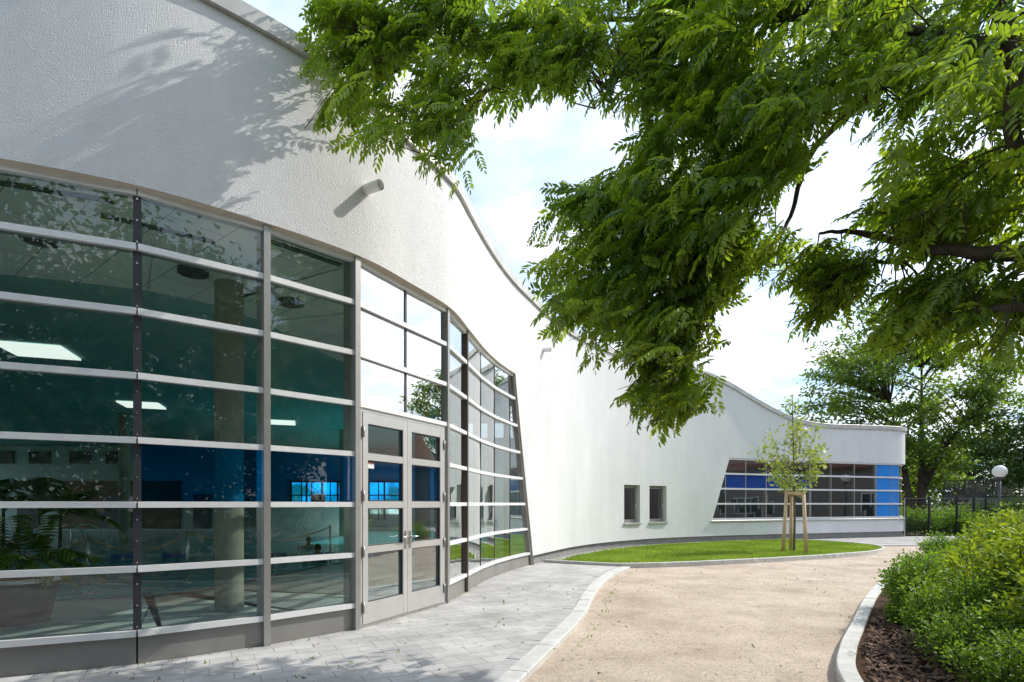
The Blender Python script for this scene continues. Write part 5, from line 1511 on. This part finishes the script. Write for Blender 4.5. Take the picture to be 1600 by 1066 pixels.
def house(cx, cy, w_, d_, eave, ridge, m, label):
    """ridge along x; gables at the x ends"""
    h = thing('tiled_house', (cx, cy, -0.12), label, 'house', 'tiled houses across the path')
    x0, x1, y0, y1 = cx - w_ / 2, cx + w_ / 2, cy - d_ / 2, cy + d_ / 2
    wl_ = MB()
    wl_.add([(x0, y0, -.12), (x1, y0, -.12), (x1, y1, -.12), (x0, y1, -.12), (x0, y0, eave), (x1, y0, eave), (x1, y1, eave), (x0, y1, eave), (x0, cy, ridge), (x1, cy, ridge)],
            [(0, 1, 5, 4), (1, 2, 6, 9, 5), (2, 3, 7, 6), (3, 0, 4, 8, 7), (4, 5, 9, 8), (6, 7, 8, 9)])
    wl_.build('wall', m, h)
    r_ = MB(); sl_ = (ridge - eave) / (d_ / 2); ov = 0.5
    for sg in (-1, 1):
        ye = cy + sg * (d_ / 2 + ov); ze = eave - sl_ * ov
        p = [(x0 - .4, ye, ze + .03), (x1 + .4, ye, ze + .03), (x1 + .4, cy, ridge + .03), (x0 - .4, cy, ridge + .03)]
        r_.hexa(p + [(a, b, c + 0.14) for a, b, c in p])
    ro = r_.build('roof', M['rooftile'], h)
    ch = MB(); ch.box(cx - 1.2, cx - 0.5, cy + 0.3, cy + 0.9, ridge - 1.0, ridge + 0.9); ch.build('chimney', M['brick'], ro)
    for zc in ([1.5, 4.0] if eave > 4.5 else [1.5]):
        for k in range(3):
            for face in ('x', 'y'):
                f = MB(); g = MB()
                if face == 'x':
                    yc = y0 + d_ * (k + 0.5) / 3
                    f.box(x0 - .05, x0 + .02, yc - .6, yc + .6, zc - .75, zc + .75); g.box(x0 - .065, x0 - .051, yc - .5, yc - .04, zc - .65, zc + .65); g.box(x0 - .065, x0 - .051, yc + .04, yc + .5, zc - .65, zc + .65)
                else:
                    xc = x0 + w_ * (k + 0.5) / 3
                    f.box(xc - .6, xc + .6, y0 - .05, y0 + .02, zc - .75, zc + .75); g.box(xc - .5, xc - .04, y0 - .065, y0 - .051, zc - .65, zc + .65); g.box(xc + .04, xc + .5, y0 - .065, y0 - .051, zc - .65, zc + .65)
                o = f.build('window', M['white'], h); g.build('pane', M['house_glass'], o)
    return h
hs_ = house(33, 16.5, 18, 10, 4.4, 8.4, M['brick'], 'brown brick house with white windows and tiled roof, nearer of the two across the path')
hs_.rotation_euler.z = R(-90)
house(44, 29, 10, 10, 4.6, 8.0, M['ochre'], 'brown gabled house farther off beyond the nearer brick house')

# planter with palm inside the hall
px_, py_ = -6.35, 7.35
pl_ = thing('planter', (px_, py_, 0.02), 'dark tapered planter with white rim standing inside the glass front', 'planter')
m_ = MB(); m_.lathe((px_, py_, 0.02), [(0.0, 0.0), (0.30, 0.0), (0.42, 0.58), (0.38, 0.58), (0.36, 0.5), (0.0, 0.5)], 28); m_.build('pot', mat('dark_pot', (0.035, 0.03, 0.025), 0.5), pl_)
m_ = MB(); m_.lathe((px_, py_, 0.60), [(0.42, -0.05), (0.445, -0.05), (0.445, 0.0), (0.38, 0.0)], 28); m_.build('rim', M['white'], pl_)
def palm(x, y, z, n, L, label, hgt=0.7):
    r_ = thing('palm_plant', (x, y, z), label, 'palm plant', 'palm plants inside the hall')
    P, D, U, T = [], [], [], []; stem = MB()
    stem.tube([(x, y, z - 0.08), (x + 0.03, y, z + hgt)], [0.05, 0.035], 8)
    for k in range(n):
        a = 2 * math.pi * k / n + random.uniform(-.2, .2); el = random.uniform(0.35, 1.2)
        d = np.array([math.cos(a) * math.cos(el), math.sin(a) * math.cos(el), math.sin(el)])
        pts_ = [np.array([x + .03, y, z + hgt]) + d * L * f - np.array([0, 0, 0.55 * L * f * f * math.cos(el)]) for f in np.linspace(0, 1, 14)]
        stem.tube([tuple(p) for p in pts_], [0.009 - 0.0005 * i for i in range(14)], 4, caps=False)
        for i in range(3, 14):
            tg = norm(pts_[i] - pts_[i - 1]); sd_ = norm(np.cross(tg, np.array([0, 0, 1.0])))
            for sg in (-1, 1):
                P.append(pts_[i]); D.append(tg * 0.7 + sd_ * sg - np.array([0, 0, 0.35])); U.append(np.array([0, 0, 1.0])); T.append(random.random())
    n_ = len(P); V, Fc = leaf_arrays(np.array(P), np.array(D), np.array(U), np.full(n_, L * 0.34), np.full(n_, 0.035), 0.2, 0.2)
    mesh_np('fronds', V, Fc, 4, M['leaf_shrub'], r_, tone=np.repeat(T, 6)); stem.build('stem', M['bark'], r_)
random.seed(9)
palm(px_, py_, 0.53, 11, 0.85, 'small palm growing from the dark planter inside the glass', 0.25)
palm(-17.0, 19.0, 0.0, 12, 1.9, 'tall palm at the far left behind the pool', 1.9)
palm(-13.2, 16.6, 0.0, 12, 1.4, 'lower palm behind the leftmost panes near the water', 1.2)
